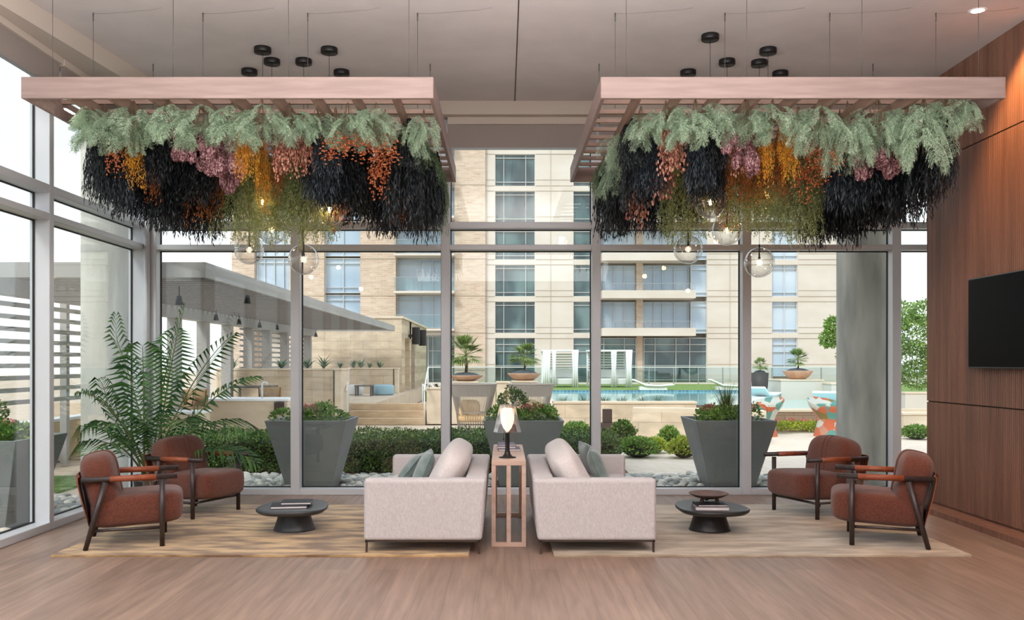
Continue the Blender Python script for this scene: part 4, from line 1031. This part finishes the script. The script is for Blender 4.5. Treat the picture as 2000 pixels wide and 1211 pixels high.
# slat screen between posts
sc_ = thing('louver_screen', 'grey horizontal slat screen between the pergola columns', 'screen', (-6.5, 24, GZ))
for k in range(9):
    z = 1.25 + k * .14; obj('slat', MB().box(-.145, -.115, -1.2, 6.2, z, z + .05), M['pergola'], sc_)
sl_ = thing('louver_screen', 'wide pale horizontal slat screen outside the left side windows', 'screen', (-6.6, 13, GZ))
for k in range(11):
    z = .98 + k * .165; obj('slat', MB().box(-.03, .03, -6, 4.4, z, z + .06), M['pergola'], sl_)
for yy in (-6, -2.6, .8, 4.3): obj('post', MB().box(-.13, -.031, yy, yy + .1, 0, 2.45 if yy > -2 else 2.75), M['pergola'], sl_)
wall_thing('planked_wall', -7.25, -7.0, 5, 16, GZ, .62, brickmat('tan_planks', srgb(196, 172, 136), srgb(184, 158, 122), srgb(150, 128, 100), 2.0, .16, .006, (PI / 2, 0, PI / 2), .5, .8, (1, 4, 1), .2), 'low tan plank wall outside the left side windows', 'wall', M['winframe'])
for k, (u, v_, Y) in enumerate([(350, 588, 13.0), (483, 585, 15.0), (422, 618, 19), (467, 626, 21), (507, 632, 23), (541, 636, 25.5), (617, 650, 30)]):
    z0 = PZ + .01; z1 = Zv(v_ + 8, Y); X = U(u, Y)
    p = thing('pergola_lamp', 'small dark pendant lamp under the pergola roof, %sfrom the left' % (ORD[k] if k else 'first '), 'lamp', (X, Y, z1), 0, 'dark lamps under the pergola')
    obj('lamp_body', MB().lathe([(0, .14), (.03, .13), (.06, 0), (0, .01)], 12), M['blackmetal'], p)
    obj('lamp_cord', MB().tube([(0, 0, .13), (0, 0, max(.15, z0 - z1))], .008, 5), M['blackmetal'], p)
# elevator house
eh = thing('pavilion', 'tan stone pavilion with a doorway behind the steps', 'building', (-3.6, 32, TE))
X0 = U(606, 32) + 3.6; X1 = U(785, 32) + 3.6; EHh = 3.05 - TE
obj('stone_wall', MB().box(X0, X1 - .3, 0, 10, 0, EHh).box(X1 - .3, X1, 0, 1.0, 0, EHh).box(X1 - .3, X1, 2.6, 3.2, 0, EHh).box(X1 - .3, X1, 4.6, 10, 0, EHh).box(X1 - .3, X1, 1.0, 4.6, 1.95, EHh), M['lime'], eh)
obj('door', MB().box(X1 - .34, X1 - .3, 3.2, 4.6, 0, 1.95), M['corten'], eh)
obj('roof_cap', MB().box(X0 - .05, X1 + .05, -.05, 10.05, EHh, EHh + .08), M['limeplain'], eh)
for k, yy in enumerate((2.2, 5.0)):
    q = thing('cylinder_wall_light', 'dark cylinder wall light on the pavilion, the %s one' % ('nearer' if k == 0 else 'farther'), 'wall light', (-3.6 + X1, 32 + yy, 2.5), 0, 'cylinder wall lights on the pavilion')
    obj('lamp_body', MB().lathe([(0, -.32), (.15, -.32), (.15, .32), (0, .32)], 16, rotm(0, 0, 0, (.28, 0, 0)), smooth=False), M['blackmetal'], q)
    obj('bracket', MB().box(0, .14, -.04, .04, -.05, .05), M['blackmetal'], q)
# agaves on the walls
k = 0
for (u, v_, Y, s) in [(455, 700, 22.1, .8), (550, 700, 22.1, .9), (600, 702, 22.1, .9), (632, 698, 22.1, 1.0), (575, 706, 22.1, .7), (664, 706, 31.1, .7), (690, 700, 31.1, .9), (705, 698, 31.1, 1.0), (742, 702, 31.1, .9), (722, 706, 31.1, .7)]:
    z = 1.36 if Y < 25 else 1.32
    o = obj('agave', blades(MB(), (0, 0, 0), 26, .42 * s, .022, 300 + k, 1.1, .9), M['agave']); o.location = (U(u, Y), Y, z - .005)
    tag(o, 'spiky agave on the %s stone planter wall, %sfrom the left' % ('nearer' if Y < 25 else 'farther', (['first ', 'third ', 'fourth ', 'fifth ', 'second ', 'first ', 'second ', 'third ', 'fifth ', 'fourth '][k])) if False else 'spiky agave on top of the %s planter wall, %s' % (('nearer', ['leftmost', 'second from left', 'fourth from left', 'rightmost', 'third from left'][k]) if Y < 25 else ('farther', ['leftmost', 'second from left', 'third from left', 'rightmost', 'fourth from left'][k - 5])), 'plant', 'agaves on the planter walls'); k += 1
# ottomans, bench on terrace
for u, wpx, m_, lb in ((749, 42, 'blueseat', 'pale blue round ottoman on the terrace above the steps'), (695, 30, 'winframe', 'whitish round ottoman left of the blue one on the terrace')):
    Y = 29.3; r = wpx * Y / F / 2; o = obj('ottoman', MB().sell((0, 0, .17), (r, r, .17), .3, 1, 32, 12), M[m_]); o.location = (U(u, Y), Y, TE); tag(o, lb, 'ottoman', 'round ottomans on the terrace')
ot = thing('low_table', 'low dark table between the two ottomans on the terrace', 'table', (U(716, 28.6), 28.6, TE))
obj('table_top', MB().box(-.35, .2, -.25, .25, .30, .34), M['pergslat'], ot)
for a in (-.33, .14):
    for b in (-.23, .19): obj('leg', MB().box(a, a + .05, b, b + .05, 0, .30), M['pergslat'], ot)
# handrails
def handrail(u0, v0, y0, u1, v1, y1, zb0, zb1, label):
    t = thing('handrail', label, 'handrail', (U(u0, y0), y0, zb0), 0, 'metal handrails of the steps')
    a = Vector((0, 0, 0)); b = Vector((U(u1, y1) - U(u0, y0), y1 - y0, zb1 - zb0)); h = .9
    obj('rail', MB().tube([a + Vector((0, -.1, h - .05)), a + Vector((0, 0, h)), b + Vector((0, 0, h)), b + Vector((0, .2, h))], .02, 8), M['winframe'], t)
    obj('post', MB().tube([a, a + Vector((0, 0, h))], .018, 8), M['winframe'], t); obj('post', MB().tube([b, b + Vector((0, 0, h))], .018, 8), M['winframe'], t)
handrail(677, 0, 22.35, 681, 0, 23.85, GZ, TE, 'grey metal handrail at the left side of the steps')
handrail(829, 0, 22.4, 836, 0, 23.7, GZ, TE, 'grey metal handrail at the right side of the steps')

# rope chairs (flared woven barrels)
def rope_chair(x, y, s, label):
    t = thing('rope_chair', label, 'chair', (x, y, GZ), PI / 2, 'grey rope lounge chairs')
    def ring(r, z, sq=.85): return [(r * math.cos(a) * sq, r * math.sin(a), z) for a in [2 * PI * k / 48 for k in range(49)]]
    obj('frame_ring', MB().tube(ring(.56 * s, 1.06), .016, 6), M['rope'], t); obj('frame_ring', MB().tube(ring(.40 * s, .42), .014, 6), M['rope'], t); obj('frame_ring', MB().tube(ring(.36 * s, .03), .014, 6), M['rope'], t)
    rp = MB()
    for k in range(90):
        a = 2 * PI * k / 90
        if abs(((a + PI) % (2 * PI)) - PI) < .75: continue
        rp.tube([(.56 * s * math.cos(a) * .85, .56 * s * math.sin(a), 1.06), (.40 * s * math.cos(a) * .85, .40 * s * math.sin(a), .42)], .0065, 4, False)
    for k in range(40):
        a = 2 * PI * k / 40; rp.tube([(.40 * s * math.cos(a) * .85, .40 * s * math.sin(a), .42), (.36 * s * math.cos(a) * .85, .36 * s * math.sin(a), .03)], .006, 4, False)
    for k in range(210):
        a = 2 * PI * k / 210
        if abs(((a + PI) % (2 * PI)) - PI) < .75: continue
        rp.tube([(.56 * s * math.cos(a) * .85, .56 * s * math.sin(a), 1.06), (.492 * s * math.cos(a) * .85, .492 * s * math.sin(a), .79)], .009, 4, False)
    obj('ropes', rp, M['rope'], t)
    obj('seat_cushion', MB().sell((0, 0, .30), (.30 * s, .36 * s, .09), .5, .6, 24, 12), M['sandcush'], t)
    obj('back_pillow', MB().sell((-.18 * s, .08, .52), (.09, .24, .2), .5, .5, 20, 12), M['sandcush'], t)
rope_chair(U(924, 20.6), 20.6, .95, 'grey rope barrel chair behind the lamp, the left one')
rope_chair(U(1037, 20.6), 20.6, .92, 'grey rope barrel chair just right of the lamp')
# woven colourful chairs
def woven_chair(x, y, rz, label):
    t = thing('woven_armchair', label, 'chair', (x, y, GZ), rz, 'multicoloured woven chairs')
    pr = [(.30, 0), (.27, .12), (.22, .3), (.26, .42), (.38, .58), (.43, .68), (.41, .70), (.34, .60), (.22, .44), (0, .38)]
    mb = MB(); n = 40; vs = []
    for r, z in pr:
        for j in range(n):
            a = 2 * PI * j / n; lift = .12 * max(0, math.cos(a)) * (z / .7) ** 3
            vs.append((r * math.cos(a), r * math.sin(a) * 1.05, z + lift))
    mb.add(vs, [(i * n + j, i * n + (j + 1) % n, (i + 1) * n + (j + 1) % n, (i + 1) * n + j) for i in range(len(pr) - 1) for j in range(n)], True)
    obj('woven_shell', mb, M['woven'], t)
woven_chair(U(1490, 19.2), 19.2, .4, 'orange and teal woven chair behind the right planter')
woven_chair(U(1618, 19.2), 19.2, 2.2, 'orange and teal woven chair beside the concrete column')

# ================================================================ OUTSIDE: POOL SIDE
wall_thing('retaining_wall', U(1082, 20.5), U(1360, 20.5), 20.5, 20.9, GZ, .62, M['lime'], 'tan block retaining wall in front of the pool')
wall_thing('retaining_wall', U(1361, 20.5) + .06, U(1700, 20.5), 20.5, 20.9, GZ, .43, brickmat('brown_block', srgb(168, 140, 116), srgb(150, 122, 100), srgb(128, 106, 90), .4, .12, .01, (PI / 2, 0, 0)), 'low brown block wall below the pool at the right')
cw = thing('curved_bench_wall', 'pale curved stone bench wall before the pool', 'wall', (0, 0, 0))
arc = []; 
for k in range(15): 
    q = k / 14; arc.append((U(1236, 18.3) + q * 2.35, 18.35 - 1.2 * q ** 1.8))
po = arc + [(x + .1, yy + .55) for x, yy in arc[::-1]]
obj('wall_body', MB().prism(po, GZ, .50), M['lime'], cw); obj('coping', MB().prism(po, .50, .58), M['limeplain'], cw)
pool = thing('swimming_pool', 'turquoise swimming pool in the courtyard', 'pool', (0, 0, 0))
PP = [(1.5, 23.0), (9.3, 23.0), (14.5, 37), (1.5, 37)]
obj('water', MB().prism(PP, .18, .30), M['water'], pool)
obj('tile_band', MB().box(1.4, 15.6, 37.01, 37.15, .1, .37), M['pooltile'], pool)
obj('pool_edge', MB().box(1.2, 1.49, 21, 37.2, GZ, .36).box(1.49, 15.6, 22.7, 22.99, GZ, .34), M['limeplain'], pool)
sg('pool_deck', MB().box(-3.3, 40, 37.16, 50.5, GZ, .30), M['grass'], 'green lawn behind the pool')
wall_thing('planter_block', U(1518, 30), U(1600, 30), 29.6, 31.2, .2, Zv(741, 30), M['stucco'], 'white block in the pool carrying the terracotta bowl', 'wall')
wall_thing('planter_block', U(1601, 29) + .3, U(1700, 29), 28.8, 30.8, .2, Zv(748, 29), M['stucco'], 'lower white block in the pool beside the column', 'wall')
# bowls with palms
def fan_palm(t, h, s, seed):
    random.seed(seed)
    obj('trunk', MB().tube([(0, 0, 0), (.02, 0, h * .5), (0, 0, h)], [.05 * s, .04 * s, .03 * s], 8), M['bark'], t)
    m = MB()
    for k in range(34):
        a = random.uniform(0, 2 * PI); e = random.uniform(-.5, 1.35); d = Vector((math.cos(a) * math.cos(e), math.sin(a) * math.cos(e), math.sin(e))); c = Vector((0, 0, h)) + d * .32 * s
        m.tube([(0, 0, h), c], .006 * s, 4, False)
        sd = d.cross(Vector((0, 0, 1))).normalized()
        for j in range(13):
            b = -1.2 + 2.4 * j / 12; dd = (d * math.cos(b) + sd * math.sin(b)); wv = dd.cross(Vector((0, 0, 1))).normalized() * .022 * s
            m.add([c, c + dd * .2 * s + wv, c + dd * .42 * s + Vector((0, 0, -.07 * s)), c + dd * .2 * s - wv], [(0, 1, 2, 3)])
    obj('fan_leaves', m, M['palmfan'], t)
M['palmfan'] = leafmat('fan_palm_leaf', srgb(88, 116, 60), srgb(172, 184, 112), srgb(124, 150, 76), .6, .2)
def bowl_palm(u, Y, vtop, vbase, vplant, wpx, m_, label, plabel, deep=False, seed=1):
    zb = Zv(vbase, Y); zt = Zv(vtop, Y); r = wpx * Y / F / 2; h = zt - zb
    t = thing('bowl_planter', label, 'planter', (U(u, Y), Y, zb), 0, 'bowl planters round the pool')
    prof = [(0, 0), (r * .45, 0), (r * .75, h * .35), (r, h * .92), (r, h), (r * .93, h), (r * .9, h * .9), (0, h * .86)] if not deep else [(0, 0), (r * .72, 0), (r * .9, h * .4), (r, h), (r * .92, h), (r * .9, h * .9), (0, h * .9)]
    obj('bowl_body', MB().lathe(prof, 32), M[m_], t); obj('gravel', MB().lathe([(0, h + .09), (r * .5, h + .06), (r * .88, h * .93)], 24), M['gravel'], t)
    p = thing('small_palm', plabel, 'palm', (U(u, Y), Y, zb + h * .94), 0, 'small palms in bowls'); ph = Zv(vplant, Y) - zt
    fan_palm(p, ph * .55, ph / 1.1, seed)
bowl_palm(910, 24.0, 733, 744, 660, 68, 'terracotta', 'wide terracotta bowl on the stone wall left of the lamp', 'tall fan palm in the bowl left of the lamp', seed=3)
bowl_palm(1024, 23.6, 729, 743, 672, 66, 'terracotta', 'wide terracotta bowl above the right rope chair', 'green palm in the bowl above the right rope chair', seed=4)
bowl_palm(1484, 29.5, 728, 758 + 14, 698, 34, 'potdark', 'deep dark round pot in the pool left of the terracotta bowl', 'small palm in the deep dark pot', True, seed=5)
bowl_palm(1558, 30.4, 724, 741, 682, 58, 'terracotta', 'terracotta bowl on the white block in the pool', 'windblown palm in the terracotta bowl on the white block', seed=6)
wall_thing('stone_plinth', U(886, 24), U(934, 24), 23.7, 24.3, GZ, Zv(744, 24.0), M['limeplain'], 'tan plinth carrying the bowl left of the lamp', 'wall')
wall_thing('stone_plinth', U(1000, 23.6), U(1048, 23.6), 23.3, 23.9, GZ, Zv(743, 23.6), M['limeplain'], 'tan plinth carrying the bowl above the right rope chair', 'wall')
# grasses along the pool wall
gi = 0
for u in (1100, 1140, 1182, 1215, 1255, 1285):
    Y = 21.3; o = obj('ornamental_grass', blades(MB(), (0, 0, 0), 60, .42, .007, 400 + gi, 1.0), M['agave']); o.location = (U(u, Y), Y, .44)
    tag(o, 'grey green grass tuft along the pool wall, %s' % ('leftmost' if gi == 0 else 'rightmost' if gi == 5 else ORD[gi] + 'from left'), 'plant', 'grass tufts along the pool wall'); gi += 1
sg('planting_bed', MB().box(1.3, 6.0, 20.93, 22.68, GZ, .44), M['soil'], 'planting bed between the retaining wall and the pool')
# cabanas
def cabana(u0, u1, label):
    Y = 44.0; x0, x1 = U(u0, Y), U(u1, Y); t = thing('cabana', label, 'cabana', ((x0 + x1) / 2, Y, .30), 0, 'white pool cabanas'); a = (x1 - x0) / 2; h = Zv(686, Y) - .30; d = 1.7
    for sx_ in (-a, a - .08):
        for sy in (0, d): obj('post', MB().box(sx_, sx_ + .08, sy, sy + .08, 0, h), M['white'], t)
    obj('canopy', MB().box(-a - .03, a + .03, -.03, d + .11, h, h + .07), M['white'], t)
    bs = MB()
    for k in range(7): bs.box(-a + .08, a - .08, d + .02, d + .05, h * .45 + k * .13, h * .45 + .08 + k * .13)
    obj('back_slats', bs, M['winframe'], t)
    bev(obj('daybed', MB().box(-a + .1, a - .1, .15, d - .1, .12, .42), M['winframe'], t), .05); bev(obj('backrest', MB().box(-a + .1, a - .1, d - .45, d - .15, .42, .85), M['winframe'], t), .08)
    def curtain(xa, xb):
        m = MB(); n = 24; vs = []
        for i in range(n + 1):
            q = i / n; off = .05 * math.sin(q * 22)
            for z, wv in ((h, 1), (h * .45, .75), (0.02, 1.05)):
                xm = (xa + xb) / 2; vs.append((xm + (xa + (xb - xa) * q - xm) * wv, -.06 + off, z))
        m.add(vs, [(i * 3 + j, (i + 1) * 3 + j, (i + 1) * 3 + j + 1, i * 3 + j + 1) for i in range(n) for j in range(2)], True)
        o = obj('curtain', m, M['whitecurtain'], t); sd = o.modifiers.new('thick', 'SOLIDIFY'); sd.thickness = .01
    curtain(-a, -a + .38); curtain(a - .3, a + .02); curtain(-a + .45, -a + .65) if u0 < 1100 else curtain(.0, .28)
cabana(1060, 1129, 'white curtained cabana beyond the pool, the left one'); cabana(1152, 1234, 'white curtained cabana beyond the pool, the right one')
# loungers
def lounger(u, Y, z, label):
    t = thing('pool_lounger', label, 'lounger', (U(u, Y), Y, z), 0 if Y > 30 else 1.0, 'white pool loungers')
    m = MB(); pr = [(-.9, .42), (-.85, .48), (-.35, .25), (.3, .22), (.9, .26), (.9, .20), (.3, .15), (-.35, .17)]
    n = len(pr); m.add([(x, -.3, zz) for x, zz in pr] + [(x, .3, zz) for x, zz in pr], [tuple(range(n - 1, -1, -1)), tuple(range(n, 2 * n))] + [(i, (i + 1) % n, n + (i + 1) % n, n + i) for i in range(n)])
    obj('seat', bev(obj('seat_slab', m, M['white'], t), .02).data, None, t) if False else bev(obj('seat_slab', m, M['white'], t), .02)
    obj('base', MB().box(-.6, .6, -.2, .2, 0, .155), M['white'], t)
lounger(1275, 40, .3, 'white pool lounger on the lawn right of the cabanas'); lounger(1425, 40, .3, 'white pool lounger on the lawn behind the right planter')
lounger(1492, 29.0, .28, 'white lounger in the shallow pool near the dark pot'); lounger(1625, 24.5, .28, 'white lounger in the shallow pool beside the column')
lg_ = thing('striped_lounge_chair', 'black and white striped lounge chair left of the palm bowl', 'lounger', (U(846, 25.5), 25.5, GZ))
for k in range(6):
    m = MB().add([(-.32 + .12 * k, 0, .95), (-.26 + .12 * k, 0, .95), (.02 + .12 * k, .05, .55), (-.04 + .12 * k, .05, .55)], [(0, 1, 2, 3)])
    o = obj('stripe', m, M['blackmetal'] if k % 2 else M['white'], lg_); o.modifiers.new('thick', 'SOLIDIFY').thickness = .02
obj('frame', MB().tube([(-.3, .05, 0), (-.3, .05, .95)], .015, 6).tube([(.5, .1, 0), (.5, .1, .55)], .015, 6), M['winframe'], lg_)
# guard rail
gr = thing('guard_rail', 'long metal and glass guard rail beyond the pool', 'railing', (0, 50, .30))
gx0, gx1 = U(835, 50), U(1900, 50)
obj('top_rail', MB().box(gx0, gx1, -.03, .03, .92, .97), M['winframe'], gr); obj('bottom_rail', MB().box(gx0, gx1, -.02, .02, .06, .09), M['winframe'], gr)
x = gx0
while x < gx1:
    obj('post', MB().box(x - .025, x + .025, -.025, .025, 0, .92), M['railmetal'], gr); x += 1.35
obj('glass_panel', MB().box(gx0, gx1, -.005, .005, .09, .92), M['railglass'], gr)
# shrubs on the right
for k, (u, v_, Y, rx, rz, m_, lb) in enumerate([
    (1125, 838, 17.5, .30, .32, 'bush', 'loose green shrub between the console lamp and the dark bollard'), (1218, 862, 16.2, .22, .42, 'hedge', 'tall loose dark shrub just right of the dark bollard'),
    (1246, 882, 14.9, .34, .26, 'bush', 'round green bush at the left edge of the brick pavement'), (1278, 874, 15.6, .22, .20, 'yellowbush', 'small yellow green bush between two larger ones on the pavement edge'),
    (1307, 862, 16.6, .18, .30, 'bush', 'upright loose shrub before the curved bench wall'), (1336, 884, 14.8, .26, .27, 'yellowbush', 'round yellow green bush left of the right planter'),
    (1790, 857, 18.4, .3, .22, 'bush', 'low green bush beside the walnut wall outside')]):
    o = obj('shrub', cloud(MB(), (0, 0, rz * .5), (rx, rx, rz * .75), 1500, .05, 500 + k), M[m_]); o.location = (U(u, Y), Y, GZ)
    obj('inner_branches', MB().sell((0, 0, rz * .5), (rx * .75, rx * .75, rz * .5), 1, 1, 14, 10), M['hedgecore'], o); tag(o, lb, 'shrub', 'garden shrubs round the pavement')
fb = thing('flower_bed', 'yellow green flower bed with red blooms between the woven chairs', 'flower bed', (U(1550, 20.15), 20.15, GZ))
f_ = MB(); g_ = MB()
for k in range(14): cloud(f_, (-1.1 + .17 * k, random.uniform(-.1, .1), .1), (.16, .2, .15), 200, .06, 600 + k)
for k in range(7): cloud(g_, (-1.0 + .3 * k, -.1, .25), (.08, .1, .05), 30, .05, 640 + k)
obj('foliage', f_, M['yellowbush'], fb); obj('flowers', g_, M['flower'], fb)
bo = thing('bollard_light', 'dark square bollard light in front of the pool wall', 'bollard', (U(1186, 18.6), 18.6, GZ)); bev(obj('bollard_body', MB().box(-.17, .17, -.17, .17, 0, .32), M['corten'], bo), .01); bev(obj('bollard_head', MB().box(-.09, .09, -.1, .1, .32, .60), M['corten'], bo), .01)
wall_thing('low_bench_wall', U(1765, 19), U(1860, 19), 19, 19.5, GZ, .45, M['limeplain'], 'pale low stone wall beside the walnut wall outside')
wall_thing('low_bench_wall', U(1768, 26), U(1900, 26), 26, 26.5, GZ, .65, M['stucco'], 'farther white low wall beside the walnut wall outside')
# tree on the right
tr = thing('courtyard_tree', 'leafy green tree behind the concrete column', 'tree', (U(1745, 31), 31, .2))
obj('trunk', MB().tube([(0, 0, 0), (.05, 0, .9), (-.1, .1, 1.6), (.0, .1, 2.4)], [.12, .09, .07, .04], 8).tube([(-.05, .05, 1.3), (-.8, .1, 2.1), (-1.5, 0, 2.5)], [.06, .04, .02], 6).tube([(0, 0, 1.2), (.7, .1, 2.0)], [.06, .02], 6), M['bark'], tr)
tl = MB()
for k, (x, z, r) in enumerate([(-.9, 2.2, .8), (-1.7, 2.35, .6), (-1.35, 1.5, .45), (.2, 2.3, .95), (1.0, 2.2, .9), (.6, 1.4, .8), (0, 2.9, .7), (1.3, 3.0, .6), (.9, .9, .6), (1.7, 1.5, .7), (-2.1, 2.1, .35), (-1.95, 2.6, .3)]):
    cloud(tl, (x, .1 * (k % 3), z), (r, r, r * .8), int(1500 * r), .11, 700 + k, False)
obj('foliage', tl, M['treeleaf'], tr)

# ================================================================ APARTMENT BUILDING
BY = 73.0
ab = thing('apartment_building', 'large cream and tan brick apartment building beyond the pool', 'building', (0, BY, GZ))
def bx(mb, u0, u1, v0, v1, y0=0.0, y1=1.2):    # facade box from facade coordinates
    mb.box(U(u0, BY), U(u1, BY), y0, y1, Zv(v1, BY) - GZ, Zv(v0, BY) - GZ); return mb
VT, VB = 120, 772; P_ = 72.0
tops = [301 - 144, 301 - 72, 301, 373, 445, 517, 589]      # window heads of the cream part
def cream():
    m = MB()
    for a, b in ((948, 967), (1045, 1120), (1156, 1172), (1381, 1508), (1558, 1735)): bx(m, a, b, VT, VB)
    for a, b in ((967, 1045), (1120, 1156), (1508, 1558)):
        for t_ in tops: bx(m, a, b, t_ - 10, t_)
        bx(m, a, b, 650, 660); bx(m, a, b, VT, tops[0] - 10)
    return m
obj('stucco_wall', cream(), M['stucco'], ab)
jl = MB()
for t_ in tops + [661]:
    for a, b in ((948, 966), (1046, 1119), (1382, 1507), (1559, 1734)):
        bx(jl, a, b, t_ - 10.6, t_ - 10, -.05, -.001); bx(jl, a, b, t_ + 50, t_ + 50.6, -.04, -.001); bx(jl, a, b, t_ - .5, t_ + .1, -.05, -.001)
for u in (1075, 1425): bx(jl, u, u + .8, VT, VB, -.06, -.052)
obj('stucco_joints', jl, M['stuccoline'], ab)
def bricks():
    m = MB()
    for a, b in ((455, 499), (567, 635), (705, 774), (888, 948)): bx(m, a, b, VT, VB, -.35, 1.2)
    return m
obj('brick_wall', bricks(), M['brick'], ab)
bl = MB()
for k in range(9):
    v_ = 575 - 72 * 4 + 72 * k - 70
    for a, b in ((455, 499), (567, 635), (705, 774), (888, 948)): bx(bl, a, b, v_, v_ + 1.6, -.40, -.351)
obj('brick_band', bl, M['stuccoline'], ab)
def window(u0, u1, v0, v1, cols, rows, gm, y=.25):
    f = MB(); e = .7
    bx(f, u0, u0 + e, v0, v1, y - .1, y + .1); bx(f, u1 - e, u1, v0, v1, y - .1, y + .1); bx(f, u0 + e, u1 - e, v0, v0 + e, y - .1, y + .1); bx(f, u0 + e, u1 - e, v1 - e, v1, y - .1, y + .1)
    for c in cols: bx(f, c - .4, c + .4, v0 + e, v1 - e, y - .08, y + .08)
    for r in rows: bx(f, u0 + e, u1 - e, r - .4, r + .4, y - .08, y + .08)
    fo = obj('window', f, M['winframe'], ab)
    p = MB(); bx(p, u0 + .3, u1 - .3, v0 + .3, v1 - .3, y + .11, y + .2); obj('pane', p, M[gm], fo)
for t_ in tops:
    b = t_ + 62
    window(967, 1045, t_, b, (984, 1027), (t_ + 7, b - 8), 'tealglass'); window(1120, 1156, t_, b, (1153,), (t_ + 7, b - 8), 'tealglass'); window(1508, 1558, t_, b, (1533,), (t_ + 8, b - 8), 'blueglass')
    # balcony bay of the cream part
    window(1172, 1243, t_, b - 2, (1181, 1201, 1221), (t_ + 8,), 'blueglass', .8); window(1258, 1350, t_, b - 2, (1280, 1297, 1320), (t_ + 8,), 'blueglass', .8); window(1350, 1381, t_, b, (), (t_ + 9, b - 8), 'blueglass')
window(967, 1045, 660, 748, (984, 1027), (673, 687, 714), 'tealglass'); window(1120, 1156, 660, 748, (1153,), (673, 687, 714), 'tealglass'); window(1508, 1558, 660, 735, (1533,), (673, 687, 712), 'blueglass')
window(1172, 1243, 660, 752, (1180, 1220), (673, 687, 714), 'tealglass'); window(1258, 1381, 660, 752, (1280, 1321, 1348), (673, 687, 714, 742), 'tealglass')
cb = MB(); bx(cb, 1244, 1257, VT, 772, .3, 1.2); obj('brick_column', cb, M['brick'], ab)
for t_ in tops + [661]:
    s = MB(); bx(s, 1172, 1351, t_ - 19, t_ - 4, -1.6, .65); sl2 = obj('balcony', s, M['stucco'], ab)
    g = MB(); bx(g, 1172, 1350, t_ - 32.5, t_ - 31.6, -1.55, -1.5); bx(g, 1172, 1350, t_ - 22, t_ - 21.4, -1.55, -1.5)
    u = 1173.0
    while u < 1350: bx(g, u, u + .35, t_ - 31.6, t_ - 19, -1.55, -1.51); u += 4.4
    obj('balcony_railing', g, M['railmetal'], sl2)
# brick bays
for k in range(7):
    b = 572 - 72 * 5 + 72 * k + 0; t_ = b - 71
    window(635, 705, t_ + 3, b, (670,), (t_ + 13, b - 11), 'blueglass'); window(500, 567, t_ + 3, b, (516, 535, 553), (t_ + 12,), 'blueglass')
    window(774, 888, t_ + 4, b - 4, (820, 844, 866), (t_ + 13,), 'blueglass', .9)
    s = MB(); bx(s, 773, 889, b - 1, b + 3, -1.5, .75); s2 = obj('balcony', s, M['stucco'], ab)
    g = MB(); bx(g, 774, 888, b - 28, b - 27, -1.45, -1.4); u = 774.5
    while u < 888: bx(g, u, u + .4, b - 27, b - 1, -1.45, -1.41); u += 9
    obj('balcony_railing', g, M['railmetal'], s2); g = MB(); bx(g, 775, 887, b - 26, b - 3, -1.39, -1.37); obj('balcony_glass', g, M['railglass'], s2)
window(835, 888, 656, 772, (844,), (685, 714), 'tealglass', .9); window(774, 834, 656, 772, (), (), 'tealglass', .9)
obj('core', bx(bx(MB(), 456, 1734, VT, VB, 1.21, 14), 456, 1734, VT - 6, VT, -.2, 14), M['stucco'], ab)
